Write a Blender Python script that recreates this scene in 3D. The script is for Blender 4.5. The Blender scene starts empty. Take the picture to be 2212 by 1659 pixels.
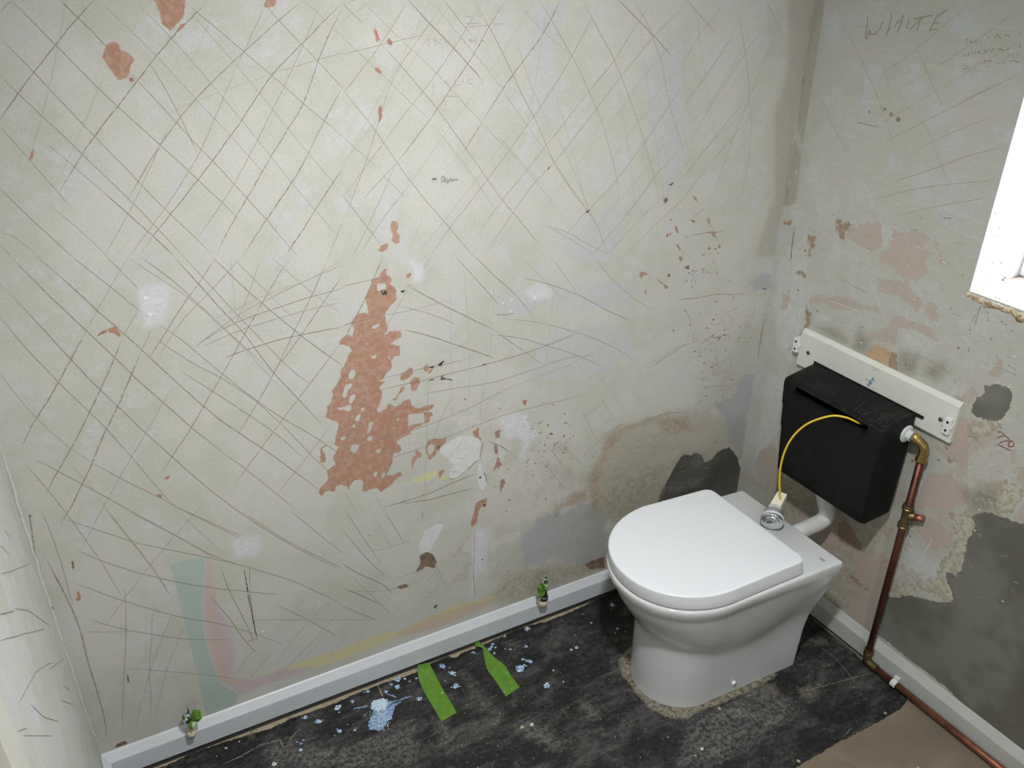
import bpy, bmesh, math, random
import numpy as np
from mathutils import Vector, Matrix
random.seed(7)
SC = bpy.context.scene
COL = SC.collection

# ------------------------------------------------------------------ camera
F_PX, CX, CY = 1856.5, 1106.0, 829.5            # focal length and centre in pixels of the 2212x1659 frame
def cam_axes(yaw, pitch, roll):
    y, p, r = map(math.radians, (yaw, pitch, roll))
    f = np.array([math.sin(y)*math.cos(p), math.cos(y)*math.cos(p), -math.sin(p)])
    rt = np.array([math.cos(y), -math.sin(y), 0.0]); up = np.cross(rt, f)
    return math.cos(r)*rt + math.sin(r)*up, -math.sin(r)*rt + math.cos(r)*up, f
AR, AU, AF = cam_axes(30.947, 28.749, 0.311)
CAM = np.array([0.0, 0.0, 1.8])
cd = bpy.data.cameras.new('camera'); cam = bpy.data.objects.new('camera', cd); COL.objects.link(cam)
cd.sensor_width = 36.0; cd.lens = 36.0*F_PX/2212.0; cd.clip_start = 0.02
m = Matrix(((AR[0], AU[0], -AF[0], CAM[0]), (AR[1], AU[1], -AF[1], CAM[1]), (AR[2], AU[2], -AF[2], CAM[2]), (0, 0, 0, 1)))
cam.matrix_world = m
SC.camera = cam

# ------------------------------------------------------------------ colour management, world, lights
SC.view_settings.view_transform = 'Standard'; SC.view_settings.look = 'None'
SC.view_settings.gamma = 1.0; SC.view_settings.use_curve_mapping = False
SC.view_settings.exposure = -0.24
try:
    SC.cycles.use_denoising = True; SC.cycles.denoiser = 'OPENIMAGEDENOISE'
    SC.cycles.max_bounces = 8; SC.cycles.diffuse_bounces = 3; SC.cycles.glossy_bounces = 3; SC.cycles.use_adaptive_sampling = True; SC.cycles.adaptive_threshold = 0.05
    SC.cycles.sample_clamp_indirect = 6.0; SC.cycles.caustics_reflective = False; SC.cycles.caustics_refractive = False
except Exception: pass
W = bpy.data.worlds.new('daylight'); SC.world = W; W.use_nodes = True
bg = W.node_tree.nodes['Background']; bg.inputs[0].default_value = (0.86, 0.92, 1.0, 1); bg.inputs[1].default_value = 11.5
def area(name, loc, rot, sx, sy, power, col=(1, 1, 1), portal=False):
    l = bpy.data.lights.new(name, 'AREA'); l.shape = 'RECTANGLE'; l.size = sx; l.size_y = sy; l.energy = power; l.color = col
    if portal: l.cycles.is_portal = True
    o = bpy.data.objects.new(name, l); COL.objects.link(o); o.location = loc; o.rotation_euler = rot; return o
XR = 1.73                                            # right wall plane
WIN_Y0, WIN_Y1, WIN_Z0, WIN_Z1 = 0.44, 0.971, 1.09, 1.90
area('window_portal', (1.99, (WIN_Y0+WIN_Y1)/2, (WIN_Z0+WIN_Z1)/2), (0, math.radians(90), 0), WIN_Z1-WIN_Z0, WIN_Y1-WIN_Y0, 1, portal=True)


# ------------------------------------------------------------------ helpers: pixels on real planes
def ray(px, py): return AR*((px-CX)/F_PX) - AU*((py-CY)/F_PX) + AF
class Plane:                                         # a real surface: origin, two axes, normal into the room
    def __init__(s, o, eu, ev, n): s.o, s.eu, s.ev, s.n = (np.array(a, float) for a in (o, eu, ev, n))
    def uv(s, px, py, off=0.0):
        r = ray(px, py); t = ((s.o + s.n*off - CAM) @ s.n)/(r @ s.n); P = CAM + t*r - s.o
        return P @ s.eu, P @ s.ev
    def p(s, u, v, off=0.0): return s.o + s.eu*u + s.ev*v + s.n*off
SK = math.radians(-3.2)
BACK = Plane((XR, 1.518, 0), (math.cos(SK), math.sin(SK), 0), (0, 0, 1), (math.sin(SK), -math.cos(SK), 0))
RIGHT = Plane((XR, 1.518, 0), (0, -1, 0), (0, 0, 1), (-1, 0, 0))
XL = -0.13
YL = 1.518 + (XL-XR)*math.tan(SK)
LEFT = Plane((XL, YL, 0), (0, -1, 0), (0, 0, 1), (1, 0, 0))
FLOOR = Plane((0, 0, 0), (1, 0, 0), (0, 1, 0), (0, 0, 1))
FR = dict(A=(0, 0, 2.989), B=(740, 0, 2.989), C=(1472, 0, 2.989), D=(0, 555, 2.989), E=(740, 555, 2.989), F=(1472, 555, 2.989),
          G=(0, 1104, 2.989), H=(740, 1104, 2.989), I=(1472, 1104, 2.989), P=(680, 760, 5.185), Q=(680, 460, 5.185),
          R=(1700, 430, 4.32), V=(1860, 780, 3.19), X=(980, 860, 3.3515), J=(350, 1380, 4.0218), K=(900, 1250, 4.056),
          L=(1400, 600, 5.53), M=(1380, 380, 6.381), N=(900, 760, 22.12), O=(920, 365, 27.65), S=(1850, 20, 10.533),
          T=(2130, 920, 25.52), Z=(900, 0, 7.54), Y=(2060, 60, 14.55), U=(0, 0, 1.0))
def fr(f, pts):                                      # 'x,y x,y ...' in a reading frame -> photo pixels
    ox, oy, k = FR[f]
    return [(ox+float(a.split(',')[0])/k, oy+float(a.split(',')[1])/k) for a in pts.split()]
def lin(c): c = c/255.0; return c/12.92 if c <= 0.04045 else ((c+0.055)/1.055)**2.4
def rgb(r, g, b, k=1.0): return (min(1, lin(r)*k), min(1, lin(g)*k), min(1, lin(b)*k), 1.0)

# ------------------------------------------------------------------ materials
def newmat(name):
    mt = bpy.data.materials.new(name); mt.use_nodes = True; nt = mt.node_tree; nt.nodes.clear()
    out = nt.nodes.new('ShaderNodeOutputMaterial'); b = nt.nodes.new('ShaderNodeBsdfPrincipled')
    nt.links.new(b.outputs[0], out.inputs[0]); return mt, nt, b, out
def N(nt, t, **kw):
    n = nt.nodes.new(t)
    for k, v in kw.items(): setattr(n, k, v)
    return n
def math_n(nt, op, a, b=None, c=None, clamp=False):
    n = nt.nodes.new('ShaderNodeMath'); n.operation = op; n.use_clamp = clamp
    for i, v in enumerate((a, b, c)):
        if v is None: continue
        if isinstance(v, (int, float)): n.inputs[i].default_value = v
        else: nt.links.new(v, n.inputs[i])
    return n.outputs[0]
def noise(nt, vec, scale, detail=4, rough=0.6, stretch=None, dist=0.0):
    if stretch:
        mp = nt.nodes.new('ShaderNodeMapping'); mp.inputs['Scale'].default_value = stretch
        if len(stretch) > 3: pass
        nt.links.new(vec, mp.inputs[0]); vec = mp.outputs[0]
    n = nt.nodes.new('ShaderNodeTexNoise'); n.inputs['Scale'].default_value = scale; n.inputs['Detail'].default_value = detail
    n.inputs['Roughness'].default_value = rough; n.inputs['Distortion'].default_value = dist
    nt.links.new(vec, n.inputs['Vector']); return n.outputs['Fac']
def remap(nt, v, a, b, c=0.0, d=1.0, smooth=True):
    n = nt.nodes.new('ShaderNodeMapRange'); n.interpolation_type = 'SMOOTHSTEP' if smooth else 'LINEAR'
    for i, x in zip((1, 2, 3, 4), (a, b, c, d)): n.inputs[i].default_value = x
    nt.links.new(v, n.inputs[0]); return n.outputs[0]
def mix(nt, f, a, b):
    n = nt.nodes.new('ShaderNodeMix'); n.data_type = 'RGBA'
    if isinstance(f, (int, float)): n.inputs[0].default_value = f
    else: nt.links.new(f, n.inputs[0])
    for i, v in ((6, a), (7, b)):
        if isinstance(v, tuple): n.inputs[i].default_value = v
        else: nt.links.new(v, n.inputs[i])
    return n.outputs[2]
def bump(nt, b, h, strength=0.3, dist=0.002):
    n = nt.nodes.new('ShaderNodeBump'); n.inputs['Strength'].default_value = strength; n.inputs['Distance'].default_value = dist
    nt.links.new(h, n.inputs['Height']); nt.links.new(n.outputs[0], b.inputs['Normal'])
def flat(name, col, rough=0.5, metal=0.0, spec=0.5, var=0.0, scale=30, coat=0.0, bmp=0.0):
    mt, nt, b, out = newmat(name)
    b.inputs['Roughness'].default_value = rough; b.inputs['Metallic'].default_value = metal
    b.inputs['Specular IOR Level'].default_value = spec; b.inputs['Coat Weight'].default_value = coat
    tc = N(nt, 'ShaderNodeTexCoord').outputs['Object']
    if var > 0:
        f = remap(nt, noise(nt, tc, scale), 0.3, 0.7)
        d = tuple(max(0, c*(1-var)) for c in col[:3])+(1,); u = tuple(min(1, c*(1+var)) for c in col[:3])+(1,)
        nt.links.new(mix(nt, f, d, u), b.inputs['Base Color'])
    else: b.inputs['Base Color'].default_value = col
    if bmp > 0: bump(nt, b, noise(nt, tc, scale*4), bmp, 0.001)
    return mt
BIAS = {'worn': -0.088, 'worn2': -0.088, 'chalky': -0.088, 'splash': -0.075}; BROAD = ('cement', 'dark', 'pinkp', 'teal', 'dirty', 'bluegrey')
def surface_mat(name, bases, layers, rough=0.75, spec=0.25, bmp=0.25, speck=None, hs=1.0, streak=None):
    """painted/plastered surface: cloudy base + layers whose outlines are distance attributes, frayed by shared noise"""
    mt, nt, b, out = newmat(name)
    tc = N(nt, 'ShaderNodeTexCoord').outputs['Object']
    big = noise(nt, tc, 4.5*hs, 3, 0.65); mid = noise(nt, tc, 16*hs, 4, 0.7); fine = noise(nt, tc, 70*hs, 3, 0.7); vfine = noise(nt, tc, 260, 2, 0.6)
    c = mix(nt, remap(nt, big, 0.38, 0.62), bases[0], bases[1])
    c = mix(nt, remap(nt, mid, 0.48, 0.68), c, bases[2])
    if streak:
        st = noise(nt, tc, 10, 5, 0.7, stretch=streak[0]); c = mix(nt, remap(nt, st, 0.5, 0.75, 0, streak[2]), c, streak[1])
    n1 = math_n(nt, 'SUBTRACT', mid, 0.5); n2 = math_n(nt, 'SUBTRACT', fine, 0.5); n3 = math_n(nt, 'SUBTRACT', vfine, 0.5)
    hgt = math_n(nt, 'ADD', math_n(nt, 'MULTIPLY', mid, 0.7), math_n(nt, 'MULTIPLY', fine, 0.45))
    for (attr, c1, c2, soft, a1, a2, a3, opac, dh) in layers:
        at = N(nt, 'ShaderNodeAttribute', attribute_name=attr).outputs['Fac']
        if isinstance(attr, str) and attr in BIAS: at = math_n(nt, 'ADD', at, BIAS[attr])
        d = math_n(nt, 'MULTIPLY_ADD', n1, a1, at); d = math_n(nt, 'MULTIPLY_ADD', n2, a2, d)
        if a3: d = math_n(nt, 'MULTIPLY_ADD', n3, a3, d)
        mk = remap(nt, d, -soft, soft)
        inner = mix(nt, remap(nt, big if attr in BROAD else fine, 0.42, 0.60), c1, c2)
        c = mix(nt, math_n(nt, 'MULTIPLY', mk, opac), c, inner)
        if dh: hgt = math_n(nt, 'MULTIPLY_ADD', mk, dh, hgt)
    c = mix(nt, remap(nt, vfine, 0.3, 0.7, 0, 0.08), c, (0.02, 0.02, 0.02, 1))
    if speck:
        v = N(nt, 'ShaderNodeTexVoronoi'); v.inputs['Scale'].default_value = speck[0]; nt.links.new(tc, v.inputs['Vector'])
        w = math_n(nt, 'LESS_THAN', math_n(nt, 'MULTIPLY_ADD', n2, 0.12, v.outputs['Distance']), speck[1])
        pick = math_n(nt, 'GREATER_THAN', N(nt, 'ShaderNodeSeparateColor').outputs[0], speck[2])
        sep = pick.node.inputs[0].links[0].from_node; nt.links.new(v.outputs['Color'], sep.inputs[0])
        c = mix(nt, math_n(nt, 'MULTIPLY', w, pick), c, speck[3])
    nt.links.new(c, b.inputs['Base Color']); b.inputs['Roughness'].default_value = rough; b.inputs['Specular IOR Level'].default_value = spec
    bump(nt, b, hgt, bmp, 0.003)
    return mt

# ------------------------------------------------------------------ mesh helpers
def tagp(o, label=None, cat=None, group=None, kind=None):
    if label: o['label'] = label
    if cat: o['category'] = cat
    if group: o['group'] = group
    if kind: o['kind'] = kind
    return o
def empty(name, loc=(0, 0, 0)):
    o = bpy.data.objects.new(name, None); COL.objects.link(o); o.location = loc; o.empty_display_size = 0.05; return o
def link(name, me, mats, parent=None, smooth=True):
    if not isinstance(mats, (list, tuple)): mats = [mats]
    for mt in mats:
        if mt.name not in [x.name for x in me.materials if x]: me.materials.append(mt)
    o = bpy.data.objects.new(name, me); COL.objects.link(o)
    if smooth: me.polygons.foreach_set('use_smooth', [True]*len(me.polygons))
    if parent:
        o.parent = parent; o.matrix_parent_inverse = Matrix.Translation(parent.location).inverted() if parent.type == 'EMPTY' else Matrix()
    return o
class MB:
    def __init__(s): s.v, s.f, s.m = [], [], []
    def add(s, vs, fs, mi=0):
        b = len(s.v); s.v += [tuple(map(float, v)) for v in vs]; s.f += [tuple(b+i for i in f) for f in fs]; s.m += [mi]*len(fs); return s
    def box(s, x0, x1, y0, y1, z0, z1, mi=0):
        v = [(x, y, z) for x in (x0, x1) for y in (y0, y1) for z in (z0, z1)]
        return s.add(v, [(0, 1, 3, 2), (4, 6, 7, 5), (0, 4, 5, 1), (2, 3, 7, 6), (0, 2, 6, 4), (1, 5, 7, 3)], mi)
    def loft(s, rings, cap0=True, cap1=True, mi=0):
        n = len(rings[0]); vs = [p for r in rings for p in r]; fs = []
        for i in range(len(rings)-1):
            for j in range(n):
                a, b2 = i*n+j, i*n+(j+1) % n; fs.append((a, b2, b2+n, a+n))
        if cap0: fs.append(tuple(range(n))[::-1])
        if cap1: fs.append(tuple((len(rings)-1)*n+j for j in range(n)))
        return s.add(vs, fs, mi)
    def tube(s, pts, r, n=16, mi=0, caps=True):
        pts = [np.array(p, float) for p in pts]; rr = r if isinstance(r, (list, tuple)) else [r]*len(pts)
        T = [(pts[min(i+1, len(pts)-1)]-pts[max(i-1, 0)]) for i in range(len(pts))]; T = [t/np.linalg.norm(t) for t in T]
        a = np.array([0, 0, 1.0]) if abs(T[0][2]) < 0.9 else np.array([1.0, 0, 0]); u = np.cross(T[0], a); u /= np.linalg.norm(u); rings = []
        for p, t, q in zip(pts, T, rr):
            u = u-t*(u@t); u /= np.linalg.norm(u); w = np.cross(t, u)
            rings.append([p+q*(math.cos(2*math.pi*k/n)*u+math.sin(2*math.pi*k/n)*w) for k in range(n)])
        return s.loft(rings, caps, caps, mi)
    def lathe(s, prof, o, d, n=32, mi=0, hexa=None):   # prof: (distance along d, radius)
        o = np.array(o, float); d = np.array(d, float); d /= np.linalg.norm(d)
        a = np.array([0, 0, 1.0]) if abs(d[2]) < 0.9 else np.array([1.0, 0, 0]); u = np.cross(d, a); u /= np.linalg.norm(u); w = np.cross(d, u)
        rings = [[o+d*h+r*(math.cos(2*math.pi*k/n)*u+math.sin(2*math.pi*k/n)*w) for k in range(n)] for h, r in prof]
        return s.loft(rings, True, True, mi)
    def build(s, name, mats, parent=None, smooth=True, bevel=None, auto=None, subsurf=0):
        me = bpy.data.meshes.new(name); me.from_pydata(s.v, [], s.f); me.update()
        bmm = bmesh.new(); bmm.from_mesh(me); bmesh.ops.recalc_face_normals(bmm, faces=bmm.faces); bmm.to_mesh(me); bmm.free()
        me.polygons.foreach_set('material_index', s.m)
        o = link(name, me, mats, parent, smooth)
        if bevel:
            bv = o.modifiers.new('bevel', 'BEVEL'); bv.width = bevel; bv.segments = 3; bv.limit_method = 'ANGLE'; bv.angle_limit = math.radians(35); bv.harden_normals = False
        if auto is not None: me.set_sharp_from_angle(angle=math.radians(auto))
        return o
def poly_sdf(U, V, poly):
    P = np.array(poly); n = len(P); d2 = np.full(U.shape, 1e9); ins = np.zeros(U.shape, bool)
    for i in range(n):
        a, b = P[i], P[(i+1) % n]; e = b-a; L = e@e+1e-12
        t = np.clip(((U-a[0])*e[0]+(V-a[1])*e[1])/L, 0, 1); d2 = np.minimum(d2, (U-a[0]-t*e[0])**2+(V-a[1]-t*e[1])**2)
        if (a[1] > b[1]) != (b[1] > a[1]) and a[1] != b[1]:
            pass
        cond = ((a[1] > V) != (b[1] > V)); xi = (b[0]-a[0])*(V-a[1])/((b[1]-a[1]) or 1e-12)+a[0]; ins ^= cond & (U < xi)
    return np.where(ins, 1, -1)*np.sqrt(d2)
class Surface:
    """a wall or floor as one mesh: fine grid carrying distance attributes, plus scratch strips and chips lying on it"""
    def __init__(s, plane, us, vs, skip=None):
        s.pl = plane; s.us, s.vs = np.array(us), np.array(vs); s.U, s.V = np.meshgrid(s.us, s.vs); s.skip = skip
        s.at = {}; s.xv, s.xf, s.xm = [], [], []; s.n0 = s.U.size
    def layer(s, name, polys, holes=(), world=False):
        d = s.at.get(name, np.full(s.U.shape, -0.08))
        for k, group in ((1, polys), (-1, holes)):
            for q in group:
                p = np.array(q if world else [s.pl.uv(*a) for a in q]); mg = 0.08
                i0, i1 = np.searchsorted(s.us, [p[:, 0].min()-mg, p[:, 0].max()+mg]); j0, j1 = np.searchsorted(s.vs, [p[:, 1].min()-mg, p[:, 1].max()+mg])
                if i1 <= i0 or j1 <= j0: continue
                sl = (slice(j0, j1), slice(i0, i1)); sd = poly_sdf(s.U[sl], s.V[sl], p)
                d[sl] = np.maximum(d[sl], sd) if k > 0 else np.minimum(d[sl], -sd)
        s.at[name] = np.clip(d, -0.08, 0.08); return s
    def _put(s, pts, faces, mi, off):
        s.k = getattr(s, 'k', 0)+1; off += (s.k % 251)*1.6e-6; b = s.n0+len(s.xv); s.xv += [s.pl.p(u, v, off) for u, v in pts]; s.xf += [tuple(b+i for i in f) for f in faces]; s.xm += [mi]*len(faces)
    def strip(s, pts, w, mi, jag=0.35, off=0.0005, step=0.004, taper=True):
        p = np.array([s.pl.uv(*a) for a in pts]); seg = np.linalg.norm(np.diff(p, axis=0), axis=1); L = np.r_[0, np.cumsum(seg)]
        if L[-1] < 1e-4: return
        n = max(3, int(L[-1]/step)); t = np.linspace(0, L[-1], n); x = np.interp(t, L, p[:, 0]); y = np.interp(t, L, p[:, 1])
        if len(pts) > 2:                                # soften corners of the traced line
            for _ in range(3):
                k = max(1, int(0.02/step)); ker = np.ones(2*k+1)/(2*k+1)
                if n > 4*k: 
                    xs = np.convolve(np.pad(x, k, 'edge'), ker, 'valid'); ys = np.convolve(np.pad(y, k, 'edge'), ker, 'valid')
                    xs[:k], ys[:k], xs[-k:], ys[-k:] = x[:k], y[:k], x[-k:], y[-k:]; x, y = xs, ys
        dx, dy = np.gradient(x), np.gradient(y); q = np.hypot(dx, dy)+1e-9; nx, ny = -dy/q, dx/q; rs = np.random.RandomState(len(s.xv) % 99991)
        wob = np.convolve(rs.randn(n+6), np.ones(7)/7, 'valid')*w*0.5
        wa = w/2*(1+jag*rs.randn(n)).clip(0.25, 2.4); wb = w/2*(1+jag*rs.randn(n)).clip(0.25, 2.4)
        if taper: e = np.minimum(1, np.minimum(np.arange(n), np.arange(n)[::-1])/max(1, n*0.12)+0.12); wa, wb = wa*e, wb*e
        a = [(x[i]+nx[i]*(wob[i]+wa[i]), y[i]+ny[i]*(wob[i]+wa[i])) for i in range(n)]; b = [(x[i]+nx[i]*(wob[i]-wb[i]), y[i]+ny[i]*(wob[i]-wb[i])) for i in range(n)]
        s._put(a+b, [(i, i+1, n+i+1, n+i) for i in range(n-1)], mi, off)
    def chip(s, pts, mi, jag=0.0008, off=0.0006, world=False):
        p = [np.array(a if world else s.pl.uv(*a)) for a in pts]; c = sum(p)/len(p); rs = np.random.RandomState(len(s.xv) % 99991); o = []
        for i in range(len(p)):
            a, b = p[i], p[(i+1) % len(p)]; k = max(1, int(np.linalg.norm(b-a)/0.003))
            for j in range(k): o.append(a+(b-a)*j/k+rs.randn(2)*jag)
        s._put([tuple(q) for q in o]+[tuple(c)], [(i, (i+1) % len(o), len(o)) for i in range(len(o))], mi, off)
    def spot(s, px, py, r, mi, irr=0.35, n=11, off=0.0006, el=1.0, world=None):
        u, v = world if world else s.pl.uv(px, py); rs = np.random.RandomState((len(s.xv)*7+int(px*3)) % 99991)
        s._put([(u+r*el*math.cos(2*math.pi*k/n)*(1+irr*rs.uniform(-1, 1)), v+r*math.sin(2*math.pi*k/n)*(1+irr*rs.uniform(-1, 1))) for k in range(n)]+[(u, v)],
               [(k, (k+1) % n, n) for k in range(n)], mi, off)
    def build(s, name, mats, disp=None):
        nu, nv = len(s.us), len(s.vs); G = s.pl.o+s.U.reshape(-1, 1)*s.pl.eu+s.V.reshape(-1, 1)*s.pl.ev
        if disp is not None: G = G+disp.reshape(-1, 1)*s.pl.n
        idx = np.arange(nu*nv).reshape(nv, nu); q = np.stack([idx[:-1, :-1], idx[:-1, 1:], idx[1:, 1:], idx[1:, :-1]], -1)
        if np.cross(s.pl.eu, s.pl.ev)@s.pl.n < 0: q = q[..., ::-1]
        q = q.reshape(-1, 4)
        if s.skip is not None:
            cu = (s.U[:-1, :-1]+s.U[1:, 1:]).ravel()/2; cv = (s.V[:-1, :-1]+s.V[1:, 1:]).ravel()/2; q = q[~s.skip(cu, cv)]
        V = np.vstack([G, np.array(s.xv)]) if s.xv else G
        loops = np.r_[q.ravel(), np.array([i for f in s.xf for i in f], int)]; tot = np.r_[np.full(len(q), 4), np.array([len(f) for f in s.xf], int)]
        me = bpy.data.meshes.new(name); me.vertices.add(len(V)); me.vertices.foreach_set('co', V.ravel()); me.loops.add(len(loops)); me.loops.foreach_set('vertex_index', loops.astype(np.int32))
        me.polygons.add(len(tot)); me.polygons.foreach_set('loop_start', np.r_[0, np.cumsum(tot)[:-1]].astype(np.int32))
        me.polygons.foreach_set('material_index', np.r_[np.zeros(len(q), int), np.array(s.xm, int)].astype(np.int32)); me.update(calc_edges=True); me.validate()
        for k, d in s.at.items():
            a = me.attributes.new(k, 'FLOAT', 'POINT'); buf = np.full(len(V), -0.08, np.float32); buf[:s.n0] = d.ravel(); a.data.foreach_set('value', buf)
        o = link(name, me, mats, smooth=False); o['kind'] = 'structure'; return o
# ------------------------------------------------------------------ scratch / ink materials shared by the walls
K1 = 1.18                                            # photo brightness -> paint colour under this room's light
S_DARK = flat('scratch_dark', rgb(142, 133, 117, K1), 0.9)
S_MID = flat('scratch_mid', rgb(156, 150, 136, K1), 0.9)
S_FAINT = flat('scratch_faint', rgb(172, 169, 156, K1), 0.9)
S_LILAC = flat('scratch_lilac', rgb(168, 161, 160, K1), 0.9)
TERRA = flat('bare_pink_plaster_chip', rgb(168, 122, 102, K1), 0.9, var=0.15)
BROWNCHIP = flat('brown_chip', rgb(128, 104, 88, K1), 0.9, var=0.2)
INK = flat('black_marker', rgb(50, 48, 44), 0.7)
PENCIL = flat('pencil', rgb(140, 138, 130, K1), 0.8)
REDPEN = flat('red_pen', rgb(140, 80, 78), 0.7)
WHITEDOT = flat('white_filler_dot', rgb(216, 216, 214, K1), 0.8)
BROWNHOLE = flat('dark_hole', rgb(60, 48, 40), 0.9)
PEEL = flat('lifted_paint_edge', rgb(206, 207, 203, K1), 0.8)
WM = [S_DARK, S_MID, S_FAINT, S_LILAC, TERRA, BROWNCHIP, INK, PENCIL, REDPEN, WHITEDOT, BROWNHOLE, PEEL]
DK, MD, FT, LI, TE, BR, IN_, PE, RE, WD, HO, PL = range(1, 13)

# ------------------------------------------------------------------ back wall
UL = (XL-XR)/math.cos(SK)
wb = Surface(BACK, np.arange(UL, 0.0001, 0.0042), np.r_[np.arange(0, 1.74, 0.0042), np.linspace(1.78, 2.35, 12)])
wb.us[-1] = 0.0; wb.U[:, -1] = 0.0
LY = lambda nm, *ps, holes=(): wb.layer(nm, [fr(f, t) for f, t in ps], [fr(f, t) for f, t in holes])
outline = fr('Q', '745,655 790,620 840,612 800,650 800,690 770,690 840,705 860,740 855,790 830,800 870,820 905,850 915,960 910,990 870,1020 830,1060 790,1130 770,1160 790,1170 800,1230 820,1300 800,1350 850,1330 900,1325 960,1330 970,1390 900,1420 850,1470 950,1490 955,1540 940,1600 870,1610 830,1600 850,1659') \
 + fr('P', '940,0 930,30 870,50 810,60 860,120 860,190 800,230 780,300 720,330 800,335 720,400 760,440 750,520 720,600 690,660 720,680 800,640 820,570 860,600 900,620 940,600 1000,550 1070,530 1075,590 1140,640 1240,610 1330,585 1340,610 1300,650 1220,670 1310,680 1330,710 1290,740 1290,790 1240,800 1180,830 1130,850 1060,890 1080,920 1000,950 900,1010 960,1050 970,1110 930,1130 890,1130 870,1190 880,1240 850,1290 830,1340 800,1380 880,1380 940,1340 985,1360 975,1390 930,1410 860,1490 740,1575 700,1530 640,1540 530,1575 540,1470 520,1430 430,1450 420,1480 390,1500 400,1560 370,1550 360,1510 300,1490 240,1500 220,1570 170,1560 110,1570 90,1620 60,1600 40,1570 60,1520 130,1460 150,1410 130,1340 180,1300 240,1260 200,1190 230,1130 270,1060 220,1050 240,940 270,830 270,790 200,770 115,740 140,660 130,620 180,570 200,480 190,430 240,370 280,290 290,210 330,150 370,60 400,0') \
 + fr('Q', '350,1659 380,1590 420,1540 380,1490 270,1470 300,1410 370,1360 420,1390 440,1290 400,1230 440,1180 480,1130 560,1120 610,1140 590,1080 580,1020 560,950 600,880 640,790 620,750 670,730 720,720 730,680')
wb.layer('terra', [outline])
LY('terra', ('P', '950,300 970,250 1030,210 1060,170 1100,190 1100,250 1060,290 990,330 955,320'), ('P', '1060,340 1120,280 1170,290 1185,350 1160,380 1130,440 1070,430 1080,390'),
   ('P', '860,540 920,500 960,400 1010,380 1000,430 930,500 915,550'), ('P', '1245,1140 1240,1060 1270,990 1340,965 1430,980 1470,940 1470,1020 1420,1050 1370,1100 1360,1160 1310,1190 1275,1220 1265,1160'),
   ('P', '1080,1240 1090,1160 1130,1180 1120,1090 1200,1140 1195,1180 1140,1200 1100,1280 1105,1350 1090,1340'), ('P', '60,1240 60,1180 70,1140 55,1100 80,1060 150,1035 150,1050 100,1070 80,1100 110,1130 130,1210 110,1250'),
   ('Q', '870,90 920,100 935,150 915,200 920,240 955,250 940,290 945,330 900,345 860,310 880,250 870,200 850,150'), ('Q', '740,370 770,350 830,345 810,390 790,430 740,435 700,430'),
   ('Q', '1020,690 1080,670 1080,720 1025,730'), ('Q', '1010,830 1030,800 1080,805 1080,830'), ('P', '1760,890 1810,870 1830,830 1845,860 1840,940 1875,990 1870,1010 1830,970 1800,960'),
   ('P', '2005,1080 2020,1020 2040,1050 2050,1150 2010,1120'), ('P', '2010,1290 2050,1180 2074,1190 2074,1260 2030,1310 1990,1370'),
   ('A', '665,350 690,290 740,265 770,290 775,315 875,385 840,440 830,495 770,520 745,490 700,430 660,370'), ('A', '975,-40 1200,-40 1190,80 1170,130 1100,195 1050,160 1035,100 1020,50'), ('A', '1700,40 1730,-20 1780,-20 1775,40 1720,50'),
   ('E', '865,1585 930,1560 925,1610 900,1610 870,1659 845,1659'), ('H', '850,0 880,0 870,70 835,110 825,80'),
   holes=[('P', t) for t in ('1040,700 1220,688 1232,790 1130,812 1045,835', '620,60 680,30 695,50 650,80', '385,260 400,210 440,195 455,230 430,300 385,300', '340,380 410,360 410,390 370,430 360,490 330,515 305,500 320,450',
   '385,560 400,500 440,475 455,500 430,550 400,580', '245,625 290,625 370,600 410,610 400,660 360,670 320,650 270,655', '515,650 530,625 555,630 545,665', '455,770 460,730 500,695 520,700 505,750 480,780',
   '412,820 450,815 455,845 425,850', '600,850 610,790 660,785 640,840 610,900 585,920', '282,980 300,955 350,945 340,980 300,995', '585,990 600,950 640,940 650,980 640,1000', '400,1060 440,1040 495,1045 470,1120 440,1140 405,1110',
   '680,1105 745,1080 735,1130 705,1140', '655,1380 670,1345 695,1345 690,1400 665,1405', '745,1410 760,1350 785,1345 770,1420', '905,760 930,748 960,760 930,777', '1265,1130 1265,1060 1310,1025 1350,1060 1330,1110 1290,1155')] +
   [('Q', t) for t in ('700,870 700,800 740,785 800,790 800,850 720,875', '640,1300 650,1270 740,1240 690,1290', '630,1620 650,1600 690,1595 680,1630 645,1640', '497,1368 530,1360 520,1388', '770,1350 800,1345 800,1365 780,1370')])
LY('dark', ('X', '1470,780 1520,640 1570,560 1640,430 1665,410 1720,415 1750,395 1790,405 1820,465 1870,440 1910,390 2000,350 2040,410 2075,490 2085,560 2075,800'))
LY('dgrey', ('X', '1715,470 1750,400 1790,405 1815,465 1790,500 1740,510'), ('X', '1540,640 1700,590 1840,560 1760,640 1560,690'))
LY('tan', ('X', '970,600 1000,520 1050,430 1120,280 1180,230 1200,300 1130,390 1080,500 1070,620 1050,760 1000,820 980,700'), ('X', '720,790 800,760 880,690 960,660 960,720 850,780 740,830'),
   ('X', '1150,270 1230,205 1480,130 1560,110 1500,150 1240,240 1200,300'), ('X', '1480,150 1700,150 1750,250 1500,240'))
LY('dirty', ('X', '1180,240 1400,160 1560,110 1700,100 2095,150 2085,500 1700,760 1200,900 1050,850 1080,500'))
LY('dirty2', ('X', '500,1240 900,1180 1150,1160 1120,1250 700,1400 480,1480 250,1475 330,1330'), ('X', '1100,560 1500,480 1520,600 1280,860 1050,880 1000,820 1070,700'))
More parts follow.
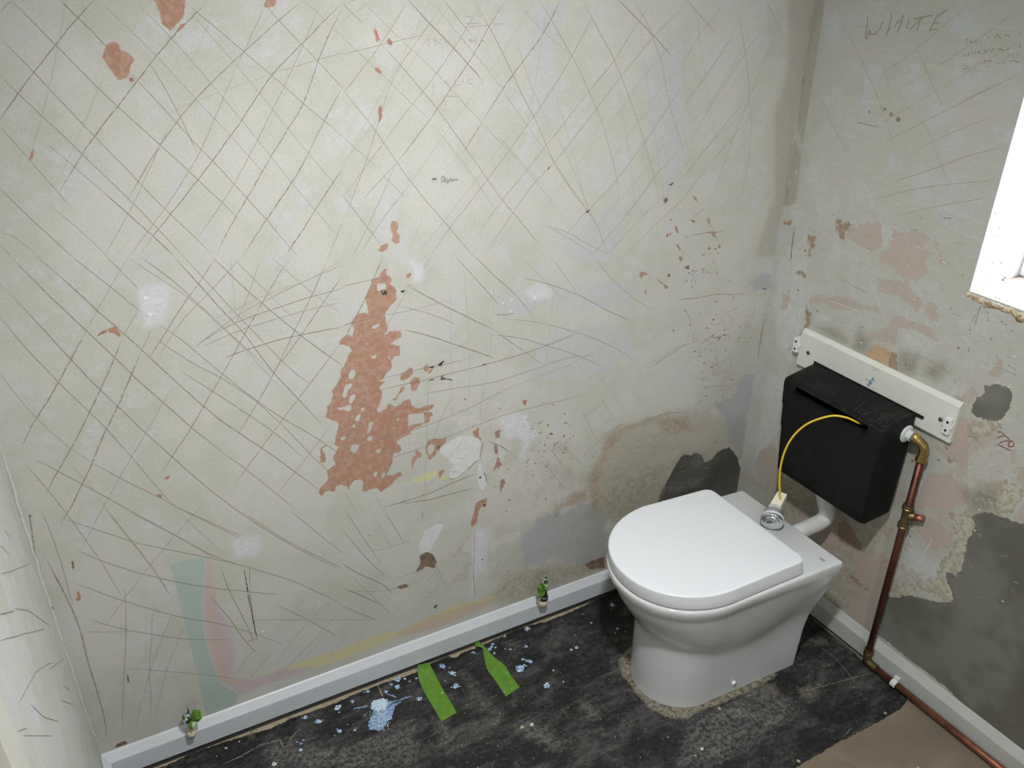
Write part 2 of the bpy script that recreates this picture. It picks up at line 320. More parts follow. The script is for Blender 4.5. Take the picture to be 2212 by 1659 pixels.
LY('bluegrey', ('X', '510,980 600,890 760,830 960,760 1100,860 1100,1180 900,1190 700,1160 530,1240 495,1100'), ('L', '1060,1250 1140,1170 1250,1160 1225,1659 830,1659 850,1500 1000,1400'),
   ('X', '1900,30 2150,10 2095,480 2040,400 2000,350 1965,280 1960,120'), ('L', '1250,0 1460,0 1440,120 1250,130 1220,60'))
LY('cloud', ('E', '1330,250 1420,200 1600,155 1800,160 1900,220 1850,300 1650,330 1480,340 1340,330'), ('E', '985,260 1100,210 1170,240 1350,230 1340,300 1150,370 1000,350'), ('B', '1240,30 1440,20 1380,300 1400,600 1380,850 1230,720 1190,520'),
   ('B', '1550,1450 1750,1320 1850,1380 1750,1659 1500,1720 1400,1620'), ('E', '1360,470 1700,420 1900,560 1700,750 1250,800 1200,700'), ('B', '1900,400 2200,200 2212,1000 2100,1300 2000,900'))
LY('white', ('X', '330,190 350,130 450,90 520,120 540,160 600,230 620,270 560,310 510,420 470,440 500,300 390,280'), ('Q', '1060,540 1100,530 1200,560 1230,700 1200,790 1120,800 1085,780 1090,640'),
   ('D', '890,220 930,190 1080,170 1090,250 1070,430 930,460 905,340'), ('E', '1180,220 1260,170 1360,200 1350,270 1220,280'), ('G', '1480,220 1530,170 1640,160 1690,220 1650,290 1540,300'), ('H', '830,250 870,120 930,120 930,330 915,385 880,390 830,560'))
LY('filler', ('P', '1390,1110 1500,1010 1640,930 1760,960 1830,980 1870,1010 1860,1100 1840,1150 1850,1210 1780,1240 1700,1330 1600,1400 1540,1430 1500,1400 1510,1330 1560,1270 1480,1200'),
   ('P', '1830,1360 1870,1340 1910,1400 1930,1480 1900,1550 1860,1550 1820,1480'), ('H', '490,240 530,130 600,90 650,90 630,140 590,210 560,260 500,275'), ('P', '1835,1250 1870,1250 1870,1340 1840,1350'))
LY('brown', ('H', '495,290 540,265 580,280 610,330 590,370 540,360 480,395 470,400 500,340'), ('X', '950,1200 1090,1145 1100,1230 980,1240'), ('H', '345,495 400,470 430,485 380,505'), ('G', '760,1500 800,1485 830,1500 740,1530'))
LY('teal', ('G', '1100,345 1230,305 1320,300 1320,430 1300,600 1320,800 1360,950 1430,1120 1540,1180 1520,1262 1440,1290 1330,1330 1300,1180 1270,1050 1230,870 1190,720 1140,500'))
LY('pink', ('G', '1300,560 1350,300 1375,480 1420,640 1480,740 1510,900 1520,950 1480,1080 1600,1090 1700,1070 1800,1030 1950,1012 2010,1020 1880,1070 1700,1120 1640,1160 1510,1200 1500,1130 1430,1110 1380,960 1340,830 1310,650'))
LY('orange', ('G', '1340,290 1365,290 1375,480 1400,700 1450,900 1470,1080 1600,1095 1610,1110 1480,1125 1420,1080 1370,900 1340,700'), ('H', '330,800 560,690 760,620 960,560 970,600 860,650 600,760 380,810'))
LY('yellow', ('G', '1590,1100 1800,1025 1980,960 2212,888 2212,955 2050,1010 1950,1015 1850,1018 1700,1070'), ('H', '0,885 200,808 380,765 520,700 700,620 850,580 960,545 990,560 860,620 600,720 390,790 200,880 0,955'))
LY('yellow2', ('P', '1075,1430 1350,1325 1380,1360 1300,1430 1130,1470'), ('P', '1380,1400 1500,1370 1490,1410 1400,1450'))
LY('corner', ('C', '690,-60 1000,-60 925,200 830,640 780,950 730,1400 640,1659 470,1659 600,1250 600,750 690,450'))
LY('mauve', ('L', '1440,370 1500,340 1490,450 1440,560 1430,740 1400,760 1370,900 1350,960 1310,960 1340,700 1360,600 1400,430'), ('L', '1310,1290 1360,1190 1365,1260 1320,1400 1290,1540 1300,1400'), ('L', '1195,1659 1220,1600 1290,1590 1265,1659'),
   ('M', '735,265 760,265 835,360 820,375 780,355 745,310'), ('M', '345,310 405,305 370,380 345,380'), ('M', '490,700 525,690 550,780 530,790'), ('M', '930,570 985,600 1005,670 960,660'), ('M', '920,780 1030,765 1180,768 1060,785 1060,850 1020,845 1000,790'),
   ('M', '510,950 545,945 590,1040 570,1040 540,1000'), ('M', '0,1390 10,1340 40,1320 115,1330 125,1370 100,1390 60,1360 40,1420'), ('M', '235,1440 260,1420 420,1530 410,1555 370,1555 340,1510'), ('M', '75,1580 110,1570 110,1640 90,1640'),
   ('M', '545,1110 600,1110 620,1150 570,1190 550,1160'), ('M', '1090,930 1130,940 1130,1000 1095,990'), ('X', '290,330 310,330 320,400 300,410'), ('X', '300,480 320,430 350,480 320,520'), ('X', '330,610 360,580 380,610 360,640 340,690'), ('X', '300,240 340,230 330,290 300,280'))

# traced scratches: (frame, material, width in mm, points)
def lines(surf, txt):
    for ln in txt.strip().splitlines():
        f, mi, w, pts = ln.split(None, 3); surf.strip(fr(f, pts), float(w)*0.72e-3, int(mi), jag=0.55 if float(w) > 1.9 else 0.3)
lines(wb, '''
A 2 1.6 70,0 360,290 640,575 760,685 1035,935 1220,1105 1435,1310 1560,1430
A 2 1.5 0,245 220,465 315,570 610,880 890,1165 1065,1350 1200,1475 1370,1640
A 2 1.5 0,490 115,600 270,750 480,940 535,1000 830,1280 1005,1460 1190,1659
A 2 1.2 0,815 200,1040 380,1250 460,1335
A 3 1.2 340,1340 560,1520 700,1659
A 3 1.4 300,925 480,1075 665,1235
A 1 1.7 665,1235 830,1385 1000,1530 1120,1650
A 2 1.4 0,1215 170,1385 470,1659
A 2 1.4 0,1580 75,1655
A 1 1.5 385,0 505,110 690,300
A 2 1.5 830,455 890,520 1105,750 1135,790 1290,955 1450,1115 1595,1280 1720,1415 1925,1659
A 3 1.4 870,0 1110,250 1250,405 1360,530 1440,630 1565,775 1665,905 1750,1010 1880,1175 2040,1360 2180,1520
A 3 1.1 630,0 830,180 985,330 1265,635 1490,880 1610,1010 1760,1185
A 2 1.3 1200,20 1350,140 1575,335 1760,490 1950,660 2120,800 2212,880
A 3 1.1 1200,40 1330,195 1510,400 1670,590 1860,830 2070,1080 2212,1260
A 2 1.3 1680,0 1800,130 1980,320 2060,400 2212,570
A 3 1.2 1960,0 2060,90 2212,240
A 2 1.6 960,400 1050,540 1140,700 1170,770 1280,1000
A 2 1.2 75,0 0,80
A 1 1.8 605,0 505,110 385,245 360,290 220,465 115,605 0,775
A 1 2.0 1350,0 1110,240 970,410 850,570 760,685 610,880 480,1075 380,1245
A 1 1.8 1960,0 1800,130 1580,330 1365,530 1265,635 1140,785 1035,935 925,1110 810,1310
A 1 1.9 2212,10 1985,245 1780,450 1670,600 1565,775 1375,1035 1280,1155 1100,1390 1000,1500 900,1650
A 2 1.5 1110,770 1035,935 890,1260 830,1380 670,1659
A 3 1.4 430,0 370,310 320,570 230,900 210,960 155,1150
A 3 1.4 690,450 640,575 540,800 480,940 375,1160
A 2 1.5 1700,60 1575,335 1530,430
A 2 1.7 1530,430 1440,630 1390,760 1285,1000 1220,1105 1065,1350 950,1500 830,1659
A 3 1.1 1400,20 1250,400 1140,680
A 2 1.3 2212,340 2050,385 1900,430 1770,470
A 3 1.2 1770,470 1600,530 1270,650 1010,760
A 1 2.0 2212,60 2130,200 2050,400 1960,680 1860,830 1750,1010 1700,1090 1600,1280 1500,1430 1390,1659
A 2 1.6 2080,0 1940,330 1830,570 1665,905 1510,1190 1435,1310 1260,1560
A 1 2.1 2212,560 2080,800 1950,1080 1720,1415 1570,1650
A 1 2.1 2212,1080 2040,1350 1840,1659
A 2 1.5 2212,1430 2120,1659
A 3 1.2 0,1500 80,1520 240,1640
A 3 1.0 2150,0 1900,480 1700,900
A 3 1.0 1820,0 1700,150 1575,335
A 3 1.0 2100,760 1900,1180 1700,1659
B 1 1.9 425,0 560,150 720,310 905,520
B 2 1.7 850,0 945,170 1035,345 1100,480 1150,600 1205,690 1280,850 1335,990 1430,1160 1560,1330 1640,1440 1710,1640
B 2 1.5 655,0 800,190 830,225
B 3 1.3 570,0 740,210 850,350 960,470 1100,680 1190,810 1300,960 1440,1150 1530,1290
B 3 1.3 120,0 310,190 480,350 610,470 740,620 900,790 1080,980 1240,1160 1340,1290 1450,1440
B 2 1.4 0,20 130,150
B 2 1.4 240,270 400,450 520,590 620,710 770,920 930,1150 1030,1290 1150,1430 1290,1600
B 3 1.2 0,240 120,350 240,460 460,680 540,750
B 2 1.4 0,580 160,770 240,880 320,1000 400,1120 550,1310 660,1435 850,1659
B 3 1.1 0,880 190,1050 250,1105
B 3 1.1 240,1110 410,1280
B 2 1.6 1270,0 1350,130 1430,275 1510,410 1590,590 1640,700 1700,870 1730,980 1770,1130 1785,1300
B 3 1.3 1120,0 1190,90 1300,210 1480,360 1510,410
B 2 1.6 1550,0 1610,120 1720,310 1800,490 1850,630 1910,790 1950,920 2010,1140 2040,1260
B 1 1.8 1780,0 1900,120 2010,230 2120,360
B 2 1.4 1870,0 1960,120 2060,400 2110,680 2180,900 2212,1020
B 3 1.3 1120,250 1200,520 1330,800 1450,1000 1560,1280 1650,1470
B 3 1.3 1760,400 1800,680 1860,1050 1890,1340 1910,1420
B 3 1.2 1350,560 1400,690 1500,1030 1590,1390
B 3 1.3 1920,130 1990,740 2010,830 2050,1100 2090,1390
B 2 1.3 0,1260 160,1465 240,1570
B 3 1.2 580,800 680,920 840,1130 980,1350
B 3 1.3 180,10 0,130
B 2 1.6 410,20 310,190 200,350 0,610
B 3 1.5 570,0 450,240 330,480 160,770 20,1040
B 2 1.6 660,10 560,150 400,380 330,480 280,640 240,760 210,850 155,1040 95,1190 30,1370 0,1440
B 3 1.4 700,20 480,350 350,560 250,740 75,950 0,1090
B 2 1.6 905,0 870,60 790,200 720,310 610,470 520,590 380,760 280,900 0,1280
B 1 1.8 1050,0 945,170 850,350 810,410 700,570 615,700 550,790 430,950 350,1050
B 2 1.6 350,1050 260,1140 140,1280
B 3 1.3 1235,0 1120,200 1035,345 905,520 840,610 730,770 640,890 500,1100 440,1180
B 1 2.1 1410,0 1290,230 1100,480 1030,580 940,720 900,790
B 1 1.8 900,790 780,985
B 2 1.7 1660,0 1610,120 1480,360 1420,470 1280,690 1190,810 1060,990 890,1220 690,1470 560,1659
B 3 1.6 1330,0 1300,180 1270,380 1230,600 1180,850
B 2 1.5 2000,10 1900,150 1750,400 1590,590 1510,690 1420,810 1280,980 1180,1110 1030,1290 940,1420 860,1530
B 2 1.6 2212,30 2010,230 1800,490 1640,700 1580,780 1370,1050 1250,1160 1140,1310 1090,1390 920,1640
B 3 1.4 2212,200 1990,430 1850,630 1690,860 1500,1075 1390,1230 1270,1390
B 2 1.4 2212,530 1950,920 1740,1200 1560,1380 1330,1640
B 3 1.3 2212,400 2060,560 1850,870 1660,1150
B 3 1.3 2212,700 2060,960 1850,1220 1600,1500
B 2 1.5 2212,920 2030,1120 1850,1370 1600,1659
B 2 1.4 2212,1270 2000,1470 1820,1659
B 2 1.4 2100,1240 1900,1430 1700,1659
B 2 1.5 340,1060 250,1270 160,1470 60,1659
B 3 1.3 550,1320 410,1659
B 2 1.5 440,1180 280,1380 110,1640
B 3 1.2 1140,780 900,1110 650,1435 470,1659
B 2 1.3 0,350 260,285 530,225
B 4 1.4 1320,1460 1450,1490 1580,1580 1720,1640
B 4 1.3 1330,1465 1500,1560 1620,1640
B 3 1.2 0,30 180,-40
B 3 1.2 1000,870 1150,1040 1300,1200
C 2 1.4 30,0 90,70 230,220
C 3 1.4 90,70 150,460 190,720 240,990
C 2 1.5 335,0 380,130 430,470 450,800 440,1000 370,1330
C 3 1.2 545,0 590,270 605,520
C 2 1.3 550,20 690,300
C 2 1.3 710,20 610,200 450,600 330,900 180,1320
C 2 1.4 280,20 130,200 0,420
C 2 1.3 530,170 270,550 60,900 0,1000
C 2 1.5 330,230 180,460 0,700
C 3 1.3 460,190 200,650 0,860
C 2 1.5 440,610 190,920 0,1160
C 3 1.3 380,740 130,990 0,1080
C 2 1.4 500,690 280,940 120,1140 0,1290
C 3 1.2 680,290 440,610
C 3 1.3 650,580 600,750 490,1100 380,1500
C 3 1.2 300,700 210,900
C 3 1.2 620,600 350,800
C 2 1.5 580,1225 530,1270
C 3 1.1 0,350 80,1050
C 3 1.2 650,80 320,560 150,800
D 2 1.4 830,0 780,80 630,340 555,480
D 1 2.3 555,480 455,660 380,810 300,940 215,1080 135,1230
D 2 1.6 890,350 800,500
D 1 2.4 800,500 740,655 650,850 580,1000 510,1140 460,1240 370,1380 295,1535
D 2 1.6 980,470 915,600
D 1 2.5 915,600 850,760 760,970 685,1110 600,1320 530,1470 470,1590 430,1659 385,1740
D 1 1.9 1390,0 1290,170 1210,260 1080,470 960,660
D 2 1.5 1550,10 1340,240 1150,430 1020,660
D 2 1.5 1140,800 1050,940 960,1110 850,1290 775,1420 640,1659 560,1820 510,1905
D 2 1.6 1680,10 1600,260 1510,450
D 1 2.0 1870,0 1790,130 1650,370 1545,560 1430,770 1315,960 1240,1100 1110,1290 1040,1400
D 1 1.9 2120,0 2050,170 1990,290 1880,520 1820,650 1700,880 1600,1040 1510,1190
D 1 1.9 2212,120 2130,230 1940,510 1800,700
D 1 1.7 2212,540 2130,650 2000,820 1850,1010 1690,1230 1510,1470
D 2 1.4 2150,1070 1910,1380 1780,1540
D 2 1.5 1340,1560 1250,1659 1060,1880 920,2050 800,2210 685,2380
D 1 1.6 70,0 300,230 550,470 735,640 850,760 1050,935 1235,1100 1450,1270
D 2 1.4 1450,1270 1590,1370 1750,1500 1900,1620
D 1 1.6 240,0 500,220 625,345 800,495 920,600 1130,800 1310,960 1470,1090 1690,1230 1870,1360 2070,1510
D 1 1.5 0,170 220,400 455,660 650,860 760,965 940,1135 1110,1290 1340,1490 1560,1659 1860,1850 2212,2030
D 2 1.5 0,380 140,560 380,810 580,1000 690,1110 850,1290 1010,1480 1150,1640
D 3 1.4 0,750 110,900 270,1080 450,1230 600,1330
D 2 1.6 600,1330 780,1430 1010,1540 1230,1659 1560,1820
D 2 1.4 470,0 700,180 900,345
D 2 1.3 690,0 900,210
D 3 1.3 820,0 1220,260 1490,500 1800,830
D 2 1.5 910,0 1120,150 1300,320 1490,500 1700,690
D 1 1.8 1120,0 1280,165 1400,310 1570,480 1740,720 1920,910 2070,1070
D 2 1.4 1190,0 1520,360 1700,550 1870,720 2000,820
D 1 1.6 1370,0 1590,210 1800,390 2000,550 2212,700
D 3 1.2 1500,0 1760,260 1900,400
D 3 1.2 1750,0 2050,260 2212,370
D 2 1.6 1020,430 1170,530 1430,750 1660,930 1820,1040 2070,1180 2212,1290
D 2 1.5 980,510 1250,690 1470,800 1670,940 1860,1120 2020,1290 2140,1400
D 2 1.4 1160,730 1380,870 1610,1020 1800,1150 1960,1300
D 2 1.6 235,1310 370,1380 580,1490 880,1659 1070,1760 1400,1950
D 2 1.5 165,1335 310,1500 420,1640 650,1960 800,2210
D 3 1.2 1490,0 1520,350
D 3 1.3 400,1280 610,1500 700,1650 850,1840 1000,2030 1100,2190
D 3 1.3 2212,10 2000,150 1740,230 1310,440
D 2 1.5 2212,50 2000,140 1750,260 1570,350 1280,555
D 1 1.6 2212,200 1960,270 1720,350 1500,430 1330,520 1250,590
D 2 1.5 2212,290 1990,340 1640,440 1500,490 1300,580
D 1 2.1 2212,450 1950,500 1750,545 1560,610 1440,655
E 2 1.6 0,190 200,140 300,130
E 1 2.0 0,440 200,390
E 4 1.5 200,390 450,340 690,280
E 1 1.8 430,190 610,290 810,390 970,465
E 2 1.6 970,465 1160,600 1290,690
E 4 1.4 340,310 500,345 610,380 730,435
E 1 2.0 400,470 560,505 740,570 860,610 990,655
E 2 1.5 950,500 1150,520 1310,570 1450,610 1680,705
E 3 1.4 1020,395 1200,410 1330,435 1530,490 1660,540 1860,640 1980,850
E 1 1.6 240,855 460,810 720,745 900,700 1150,630 1310,575 1540,480
E 2 1.4 500,890 700,850 980,810 1250,720 1440,650 1630,630
E 2 1.6 230,1180 450,1120 600,1065 800,985 980,890 1110,830
E 3 1.4 1110,830 1300,760 1480,690 1640,600
E 2 1.4 0,1380 130,1350 330,1290 550,1220 700,1150 860,1090 1030,1020 1200,975 1400,930 1570,880
E 2 1.5 280,780 500,720 650,695 830,650
E 1 2.2 260,0 180,190 110,340 60,440 0,540
E 2 1.5 430,190 330,370 270,480
E 2 1.5 570,0 520,80
E 3 1.4 780,0 790,200 810,400 820,600 825,700 810,900 800,1100
E 3 1.4 970,100 975,300 960,500 950,650 890,970 870,1090
E 3 1.2 690,140 695,400 700,700 700,900 715,1100
E 2 1.2 550,790 550,1000 530,1500 520,1659
E 3 1.2 430,1000 430,1400 400,1659
E 3 1.3 1360,90 1350,400 1290,800 1250,950
E 3 1.2 1180,370 1120,800
E 3 1.2 1240,370 1220,500
E 2 1.5 860,0 1010,150 1100,220 1230,380
E 3 1.3 1160,0 1320,170 1440,290
E 3 1.3 1350,0 1520,240
E 2 1.3 730,0 880,160 1010,310
E 3 1.4 1620,0 1700,100 1880,270 2000,340
E 2 1.4 1150,130 1290,160 1520,240 1680,330 1810,390 1880,420
E 3 1.3 1640,750 1770,900 1820,1000
E 2 1.3 1540,980 1640,1190
E 3 1.2 1650,880 1780,1090
E 3 1.2 1680,950 1540,1040
E 3 1.2 1730,650 1870,870 1940,960
E 2 1.6 1590,1200 1820,1070
E 2 1.6 1600,1225 1835,1060
E 2 1.3 1280,1310 1400,1450 1450,1520
E 2 1.3 1330,1230 1490,1430
E 3 1.3 1390,1190 1590,1380
E 3 1.2 1290,1450 1490,1350
E 2 2.2 1820,1115 1950,1060 2070,1010 2212,1000
E 1 2.2 280,1610 560,1530 700,1460 860,1400
E 1 1.9 380,1590 520,1575 700,1530 850,1490
E 1 2.0 970,1490 1050,1460
E 1 2.0 945,1190 1020,1220 1080,1260
E 2 1.4 2000,710 2212,560
E 3 1.2 0,1500 100,1659
E 3 1.2 190,1510 290,1659 400,1860
E 2 1.8 700,900 560,1220
E 3 1.2 420,1659 1110,730
G 1 2.0 190,20 215,180 235,330
G 2 1.6 270,0 340,170 400,340 440,500 475,620
G 1 2.2 290,290 390,480 475,650 530,800 560,950 620,1130 660,1270 685,1400 690,1470
G 2 1.8 805,490 815,650 810,900 795,1200 790,1420
G 2 1.6 985,640 980,800 960,1050 980,1200 965,1320
G 2 1.6 1145,590 1040,830 960,1060 900,1280 870,1420
G 2 1.6 1200,730 1080,1000 1040,1170 1000,1340
G 2 1.5 830,0 1070,120 1250,220 1400,300 1560,350
G 2 1.6 360,30 600,110 900,210 1150,260 1400,310 1600,360 1900,450 2212,600
G 2 1.6 480,240 650,320 900,400 1180,465 1340,490 1600,520 1830,540
G 2 1.5 475,460 800,580 1000,640 1200,690 1400,720 1590,770 1830,860
G 2 1.5 590,705 830,770 1080,810 1230,830 1500,825
G 3 1.4 560,780 860,775
G 3 1.4 760,1005 1100,1035 1350,1055 1600,1090
G 3 1.3 1150,0 1460,290
G 2 1.4 1200,0 1560,160
G 2 1.5 1560,0 1850,190 2212,370
G 2 1.4 1880,0 2100,180 2212,270
G 2 1.4 700,0 850,190 1000,380 1100,540
G 1 1.5 1350,540 1500,710 1580,840 1680,930
G 1 1.6 1420,350 1490,540 1590,720 1640,860
G 7 2.0 1575,370 1600,520 1625,650 1640,740 1665,840
G 8 1.6 1610,330 1615,560 1650,760
G 1 1.7 1590,840 1660,820
G 2 1.5 1780,600 1970,690 2180,810
G 3 1.4 1910,570 1800,690
G 2 1.3 2130,570 1870,850 1780,990
G 2 1.3 2212,620 2010,850 1720,1130
G 3 1.3 2140,750 1940,990
G 2 1.4 1640,890 1500,1070
G 2 1.4 1760,900 1610,1090
G 2 1.3 2212,840 2120,950
G 3 1.4 1670,700 2212,700
H 2 1.3 0,120 150,300 300,440
H 2 1.3 20,0 180,240 260,350
H 3 1.2 190,0 350,310
H 3 1.2 260,0 400,200
H 1 2.0 0,340 110,410 250,460 330,540
H 1 1.6 0,495 140,550 240,600
H 2 1.6 0,615 140,670 220,700
H 2 1.5 0,700 220,700
H 2 1.4 70,430 170,530 320,670
H 3 1.3 130,500 0,650
H 3 1.3 480,490 360,620 240,790
H 2 1.3 180,730 80,890
H 2 1.5 300,460 440,400 650,350
H 2 1.6 20,515 250,520 380,490 520,440
H 2 1.5 120,270 240,250 450,190
H 8 2.0 515,0 515,50
H 6 1.6 850,120 850,300 840,400 860,560
H 1 1.6 550,270 640,420
H 2 1.4 590,380 690,500
L 1 2.0 350,260 500,245 670,235 760,190 920,190 1010,210 1100,195 1200,175
L 7 2.0 1240,160 1290,150
L 7 2.0 1350,125 1410,135
L 1 2.5 660,765 720,715 790,680
L 7 1.6 740,725 970,675
L 2 1.6 50,1065 180,950 330,820 520,780 660,745
L 2 1.4 50,1010 180,930 240,880
L 2 2.5 440,370 480,450 520,560
L 3 1.4 520,560 640,700
L 2 3.0 540,650 545,790
L 8 2.0 1080,1250 1140,1165 1240,1155
L 3 1.5 860,500 920,570 970,660
L 2 1.6 940,410 1060,370
L 2 2.2 850,400 910,330
L 2 1.8 740,1170 960,1100
L 2 2.2 650,1310 980,1280
L 2 1.6 570,1490 730,1440
L 2 1.5 820,1030 1000,940
L 2 2.0 270,1610 420,1605
X 2 2.2 1180,590 1240,560 1300,545
X 2 1.8 1290,455 1440,465
X 2 1.8 1310,490 1400,490 1440,510
X 2 1.4 1330,340 1500,350
X 2 1.5 1480,180 1720,125 1780,105
X 2 1.5 1120,310 1060,380 1000,410
X 2 1.5 970,590 1060,575
X 2 1.5 965,605 1050,600
X 2 1.5 990,545 1060,470
M 1 1.8 720,815 920,785 1020,775 1180,768
M 2 3.0 980,660 1030,780 1090,900
M 2 2.4 720,1330 790,1490
M 2 2.0 610,850 700,835
M 7 2.2 860,1090 920,1075
M 1 1.6 740,580 890,450
''')
for pts, mi, w in (('385,95 400,140 480,150 620,120', IN_, 3), ):
    pass
# marker and pencil writing (strokes)
for f, mi, w, t in (('O', PE, 4.5, '360,595 500,580 640,575'), ('O', IN_, 1.2, '380,598 620,575'), ('O', PE, 2.0, '950,470 1000,420 1080,420 1110,500 1080,640 1010,740 890,745'), ('O', PE, 1.8, '940,500 930,670'),
    ('O', PE, 2.2, '1270,610 1180,600 1120,690 1180,720 1290,690 1350,640 1370,740 1250,850'), ('O', PE, 1.8, '1490,490 1450,600 1470,730'), ('O', PE, 1.8, '1470,640 1540,630 1560,720 1640,700 1660,620 1700,680 1740,620 1790,600 1850,620 1900,680'),
    ('N', IN_, 4.0, '1040,640 1150,550 1300,440'), ('N', IN_, 5.0, '1050,635 1130,580 1180,560 1180,620'), ('N', IN_, 2.5, '1180,690 1180,720'), ('N', IN_, 3.2, '620,770 700,750 820,695'), ('N', IN_, 1.8, '1280,1140 1170,1180 1200,1240 1340,1220 1320,1290 1220,1335'),
    ('N', IN_, 1.6, '1100,1295 1350,1290 1550,1310 1700,1370'), ('N', IN_, 2.2, '630,1350 720,1325 820,1310'), ('N', PE, 1.5, '560,1390 640,1370'),
    ('Q', IN_, 2.0, '745,870 770,915 780,880 800,915 800,870'), ('Q', IN_, 1.6, '770,870 790,870'), ('Q', IN_, 3.5, '965,880 1005,876'),
    ('Z', FT, 1.4, '205,610 190,760'), ('Z', FT, 1.5, '320,640 290,610 270,640 290,670 325,650 300,750'), ('Z', FT, 1.5, '400,620 360,700 420,705'), ('Z', FT, 1.4, '520,650 460,660 470,700 530,680 520,650'),
    ('Z', FT, 1.4, '780,620 750,640 790,690 760,700'), ('Z', FT, 1.4, '900,630 850,660 920,670'), ('Z', FT, 1.4, '980,620 930,660 990,685'), ('Z', FT, 1.4, '1060,640 1040,660 1110,670'), ('Z', FT, 1.3, '820,190 810,275 890,275'),
    ('Z', FT, 1.3, '1020,180 1000,270 1050,275 1070,250 1010,240'), ('Z', FT, 1.2, '790,385 1050,370'), ('Z', FT, 1.2, '860,440 1160,410'), ('Z', FT, 1.2, '1240,385 1400,385'), ('Z', FT, 1.3, '280,1340 270,1560'),
    ('Z', FT, 1.3, '450,1325 510,1322'), ('Z', FT, 1.3, '450,1358 520,1356'), ('Z', FT, 1.3, '620,1260 625,1400 700,1375'), ('Z', FT, 1.3, '720,1322 770,1322'), ('Z', FT, 1.3, '910,1270 830,1310 820,1360 910,1360'), ('Z', FT, 1.3, '430,1560 700,1570'),
    ('U', PE, 1.5, '1073,679 1092,680 1108,677'), ('G', PE, 3.0, '1600,540 1615,600'), ('M', BR, 2.0, '405,130 480,90')):
    wb.strip(fr(f, t), w*1e-3, mi, jag=0.15, off=0.0008, step=0.0015, taper=False)
wb.strip([(-2, 955), (60, 1155), (118, 1335), (170, 1490), (218, 1628)], 0.0035, PL, jag=0.3, off=0.0010)
wb.chip(fr('N', '1020,645 1150,540 1310,430 1200,560 1210,630 1100,645 1050,665'), IN_, 0.0002, 0.0009)
for f, r, t in (('E', 2.4, '1090,275 1035,298 1085,350'), ('E', 4.5, '1240,262'), ('D', 4.5, '940,265 970,370'), ('G', 2.6, '1595,212'), ('G', 3.0, '1695,775'), ('G', 1.5, '1225,685')):
    for q in fr(f, t): wb.spot(*q, r*1e-3, WD, 0.25)
for f, mi, t in (('B', TE, '205,180 222,200 240,262 215,270'), ('B', TE, '280,262 300,245 325,288 300,290'), ('B', TE, '230,690 250,680 255,760 238,800'), ('B', TE, '205,440 225,435 255,470 238,480'), ('A', TE, '190,1040 200,985 222,955 215,1010'),
    ('A', TE, '1140,210 1150,168 1190,150 1180,180'), ('A', TE, '835,500 865,500 862,525 840,528'), ('D', TE, '700,465 740,450 770,480 775,512 752,505 740,488 705,485'), ('D', TE, '618,515 640,490 690,465 690,485 650,500'), ('D', TE, '1060,1430 1080,1412 1100,1410 1080,1438'),
    ('D', TE, '1010,1530 1040,1530 1045,1550 1020,1552'), ('N', TE, '310,740 480,600 520,680 600,730 570,860 450,900 350,840'), ('N', TE, '540,930 660,860 830,700 700,930 580,1050'), ('G', BR, '460,320 475,335 478,380 468,365'), ('G', TE, '505,510 520,550 515,580 490,570'),
    ('G', BR, '335,612 350,625 345,635 330,625'), ('G', BR, '820,1055 835,1070 830,1110 820,1080'), ('G', BR, '185,20 200,22 198,50 190,45'), ('H', BR, '590,610 615,600 600,630 585,625'), ('E', TE, '1160,925 1190,922 1185,960 1170,955'), ('E', BR, '1320,1080 1335,1078 1325,1100'),
    ('E', TE, '615,1420 625,1385 655,1370 650,1395 625,1425'), ('E', BR, '600,1225 640,1205 620,1250'), ('E', HO, '880,1420 895,1415 895,1435'), ('E', HO, '905,1595 925,1600 920,1618'), ('B', BR, '1320,1085 1340,1075 1330,1098'), ('B', BR, '1570,1365 1600,1355 1580,1372'),
    ('B', BR, '2075,1290 2095,1275 2100,1295 2085,1310'), ('B', BR, '2110,1195 2140,1175 2125,1195'), ('E', IN_, '375,218 400,216 395,226 380,228'), ('H', HO, '895,310 905,308 902,318'), ('M', BR, '705,605 740,598 780,632 745,630'), ('M', BR, '385,1350 430,1345 430,1390 405,1392'),
    ('M', BR, '640,1240 690,1228 702,1285 640,1280'), ('M', BR, '430,600 455,585 450,612 435,618'), ('M', TE, '370,800 400,790 405,850 370,840'), ('M', TE, '405,790 450,785 430,830'), ('X', BR, '650,380 665,378 655,392'), ('X', BR, '1480,720 1520,640 1540,650 1500,720')):
    wb.chip(fr(f, t), mi)
rs = np.random.RandomState(3)                        # small pock marks where tiles came off
for cx, cy, sx, sy, n in ((1545, 740, 34, 75, 95), (1520, 580, 30, 50, 45), (1195, 960, 30, 50, 55), (1150, 1010, 35, 60, 30), (1430, 1120, 60, 50, 30), (1610, 700, 25, 60, 22), (1180, 1150, 60, 50, 24), (1040, 880, 50, 60, 12), (960, 1240, 90, 70, 10), (1390, 980, 70, 40, 26), (1250, 1180, 60, 40, 22)):
    for _ in range(n):
        x, y = cx+rs.randn()*sx, cy+rs.randn()*sy*0.8
        if x > 1668-(y-600)*0.165: continue
        wb.spot(x, y, rs.uniform(0.7, 2.6)*1e-3, rs.choice([MD, BR, DK, LI], p=[.4, .2, .25, .15]), 0.5, 8, el=rs.uniform(0.8, 2.4))
for _ in range(70):                                  # short trowel nicks in the lower right
    x, y = rs.uniform(1280, 1480), rs.uniform(930, 1130); l = rs.uniform(4, 16)
    wb.strip([(x, y), (x+l, y-l*rs.uniform(0.0, 0.3))], 0.001, rs.choice([MD, BR, FT]), step=0.002)
for a, b, c2, d2 in ((1660, 1140, 1710, 1165), (1510, 1330, 1560, 1360)): pass
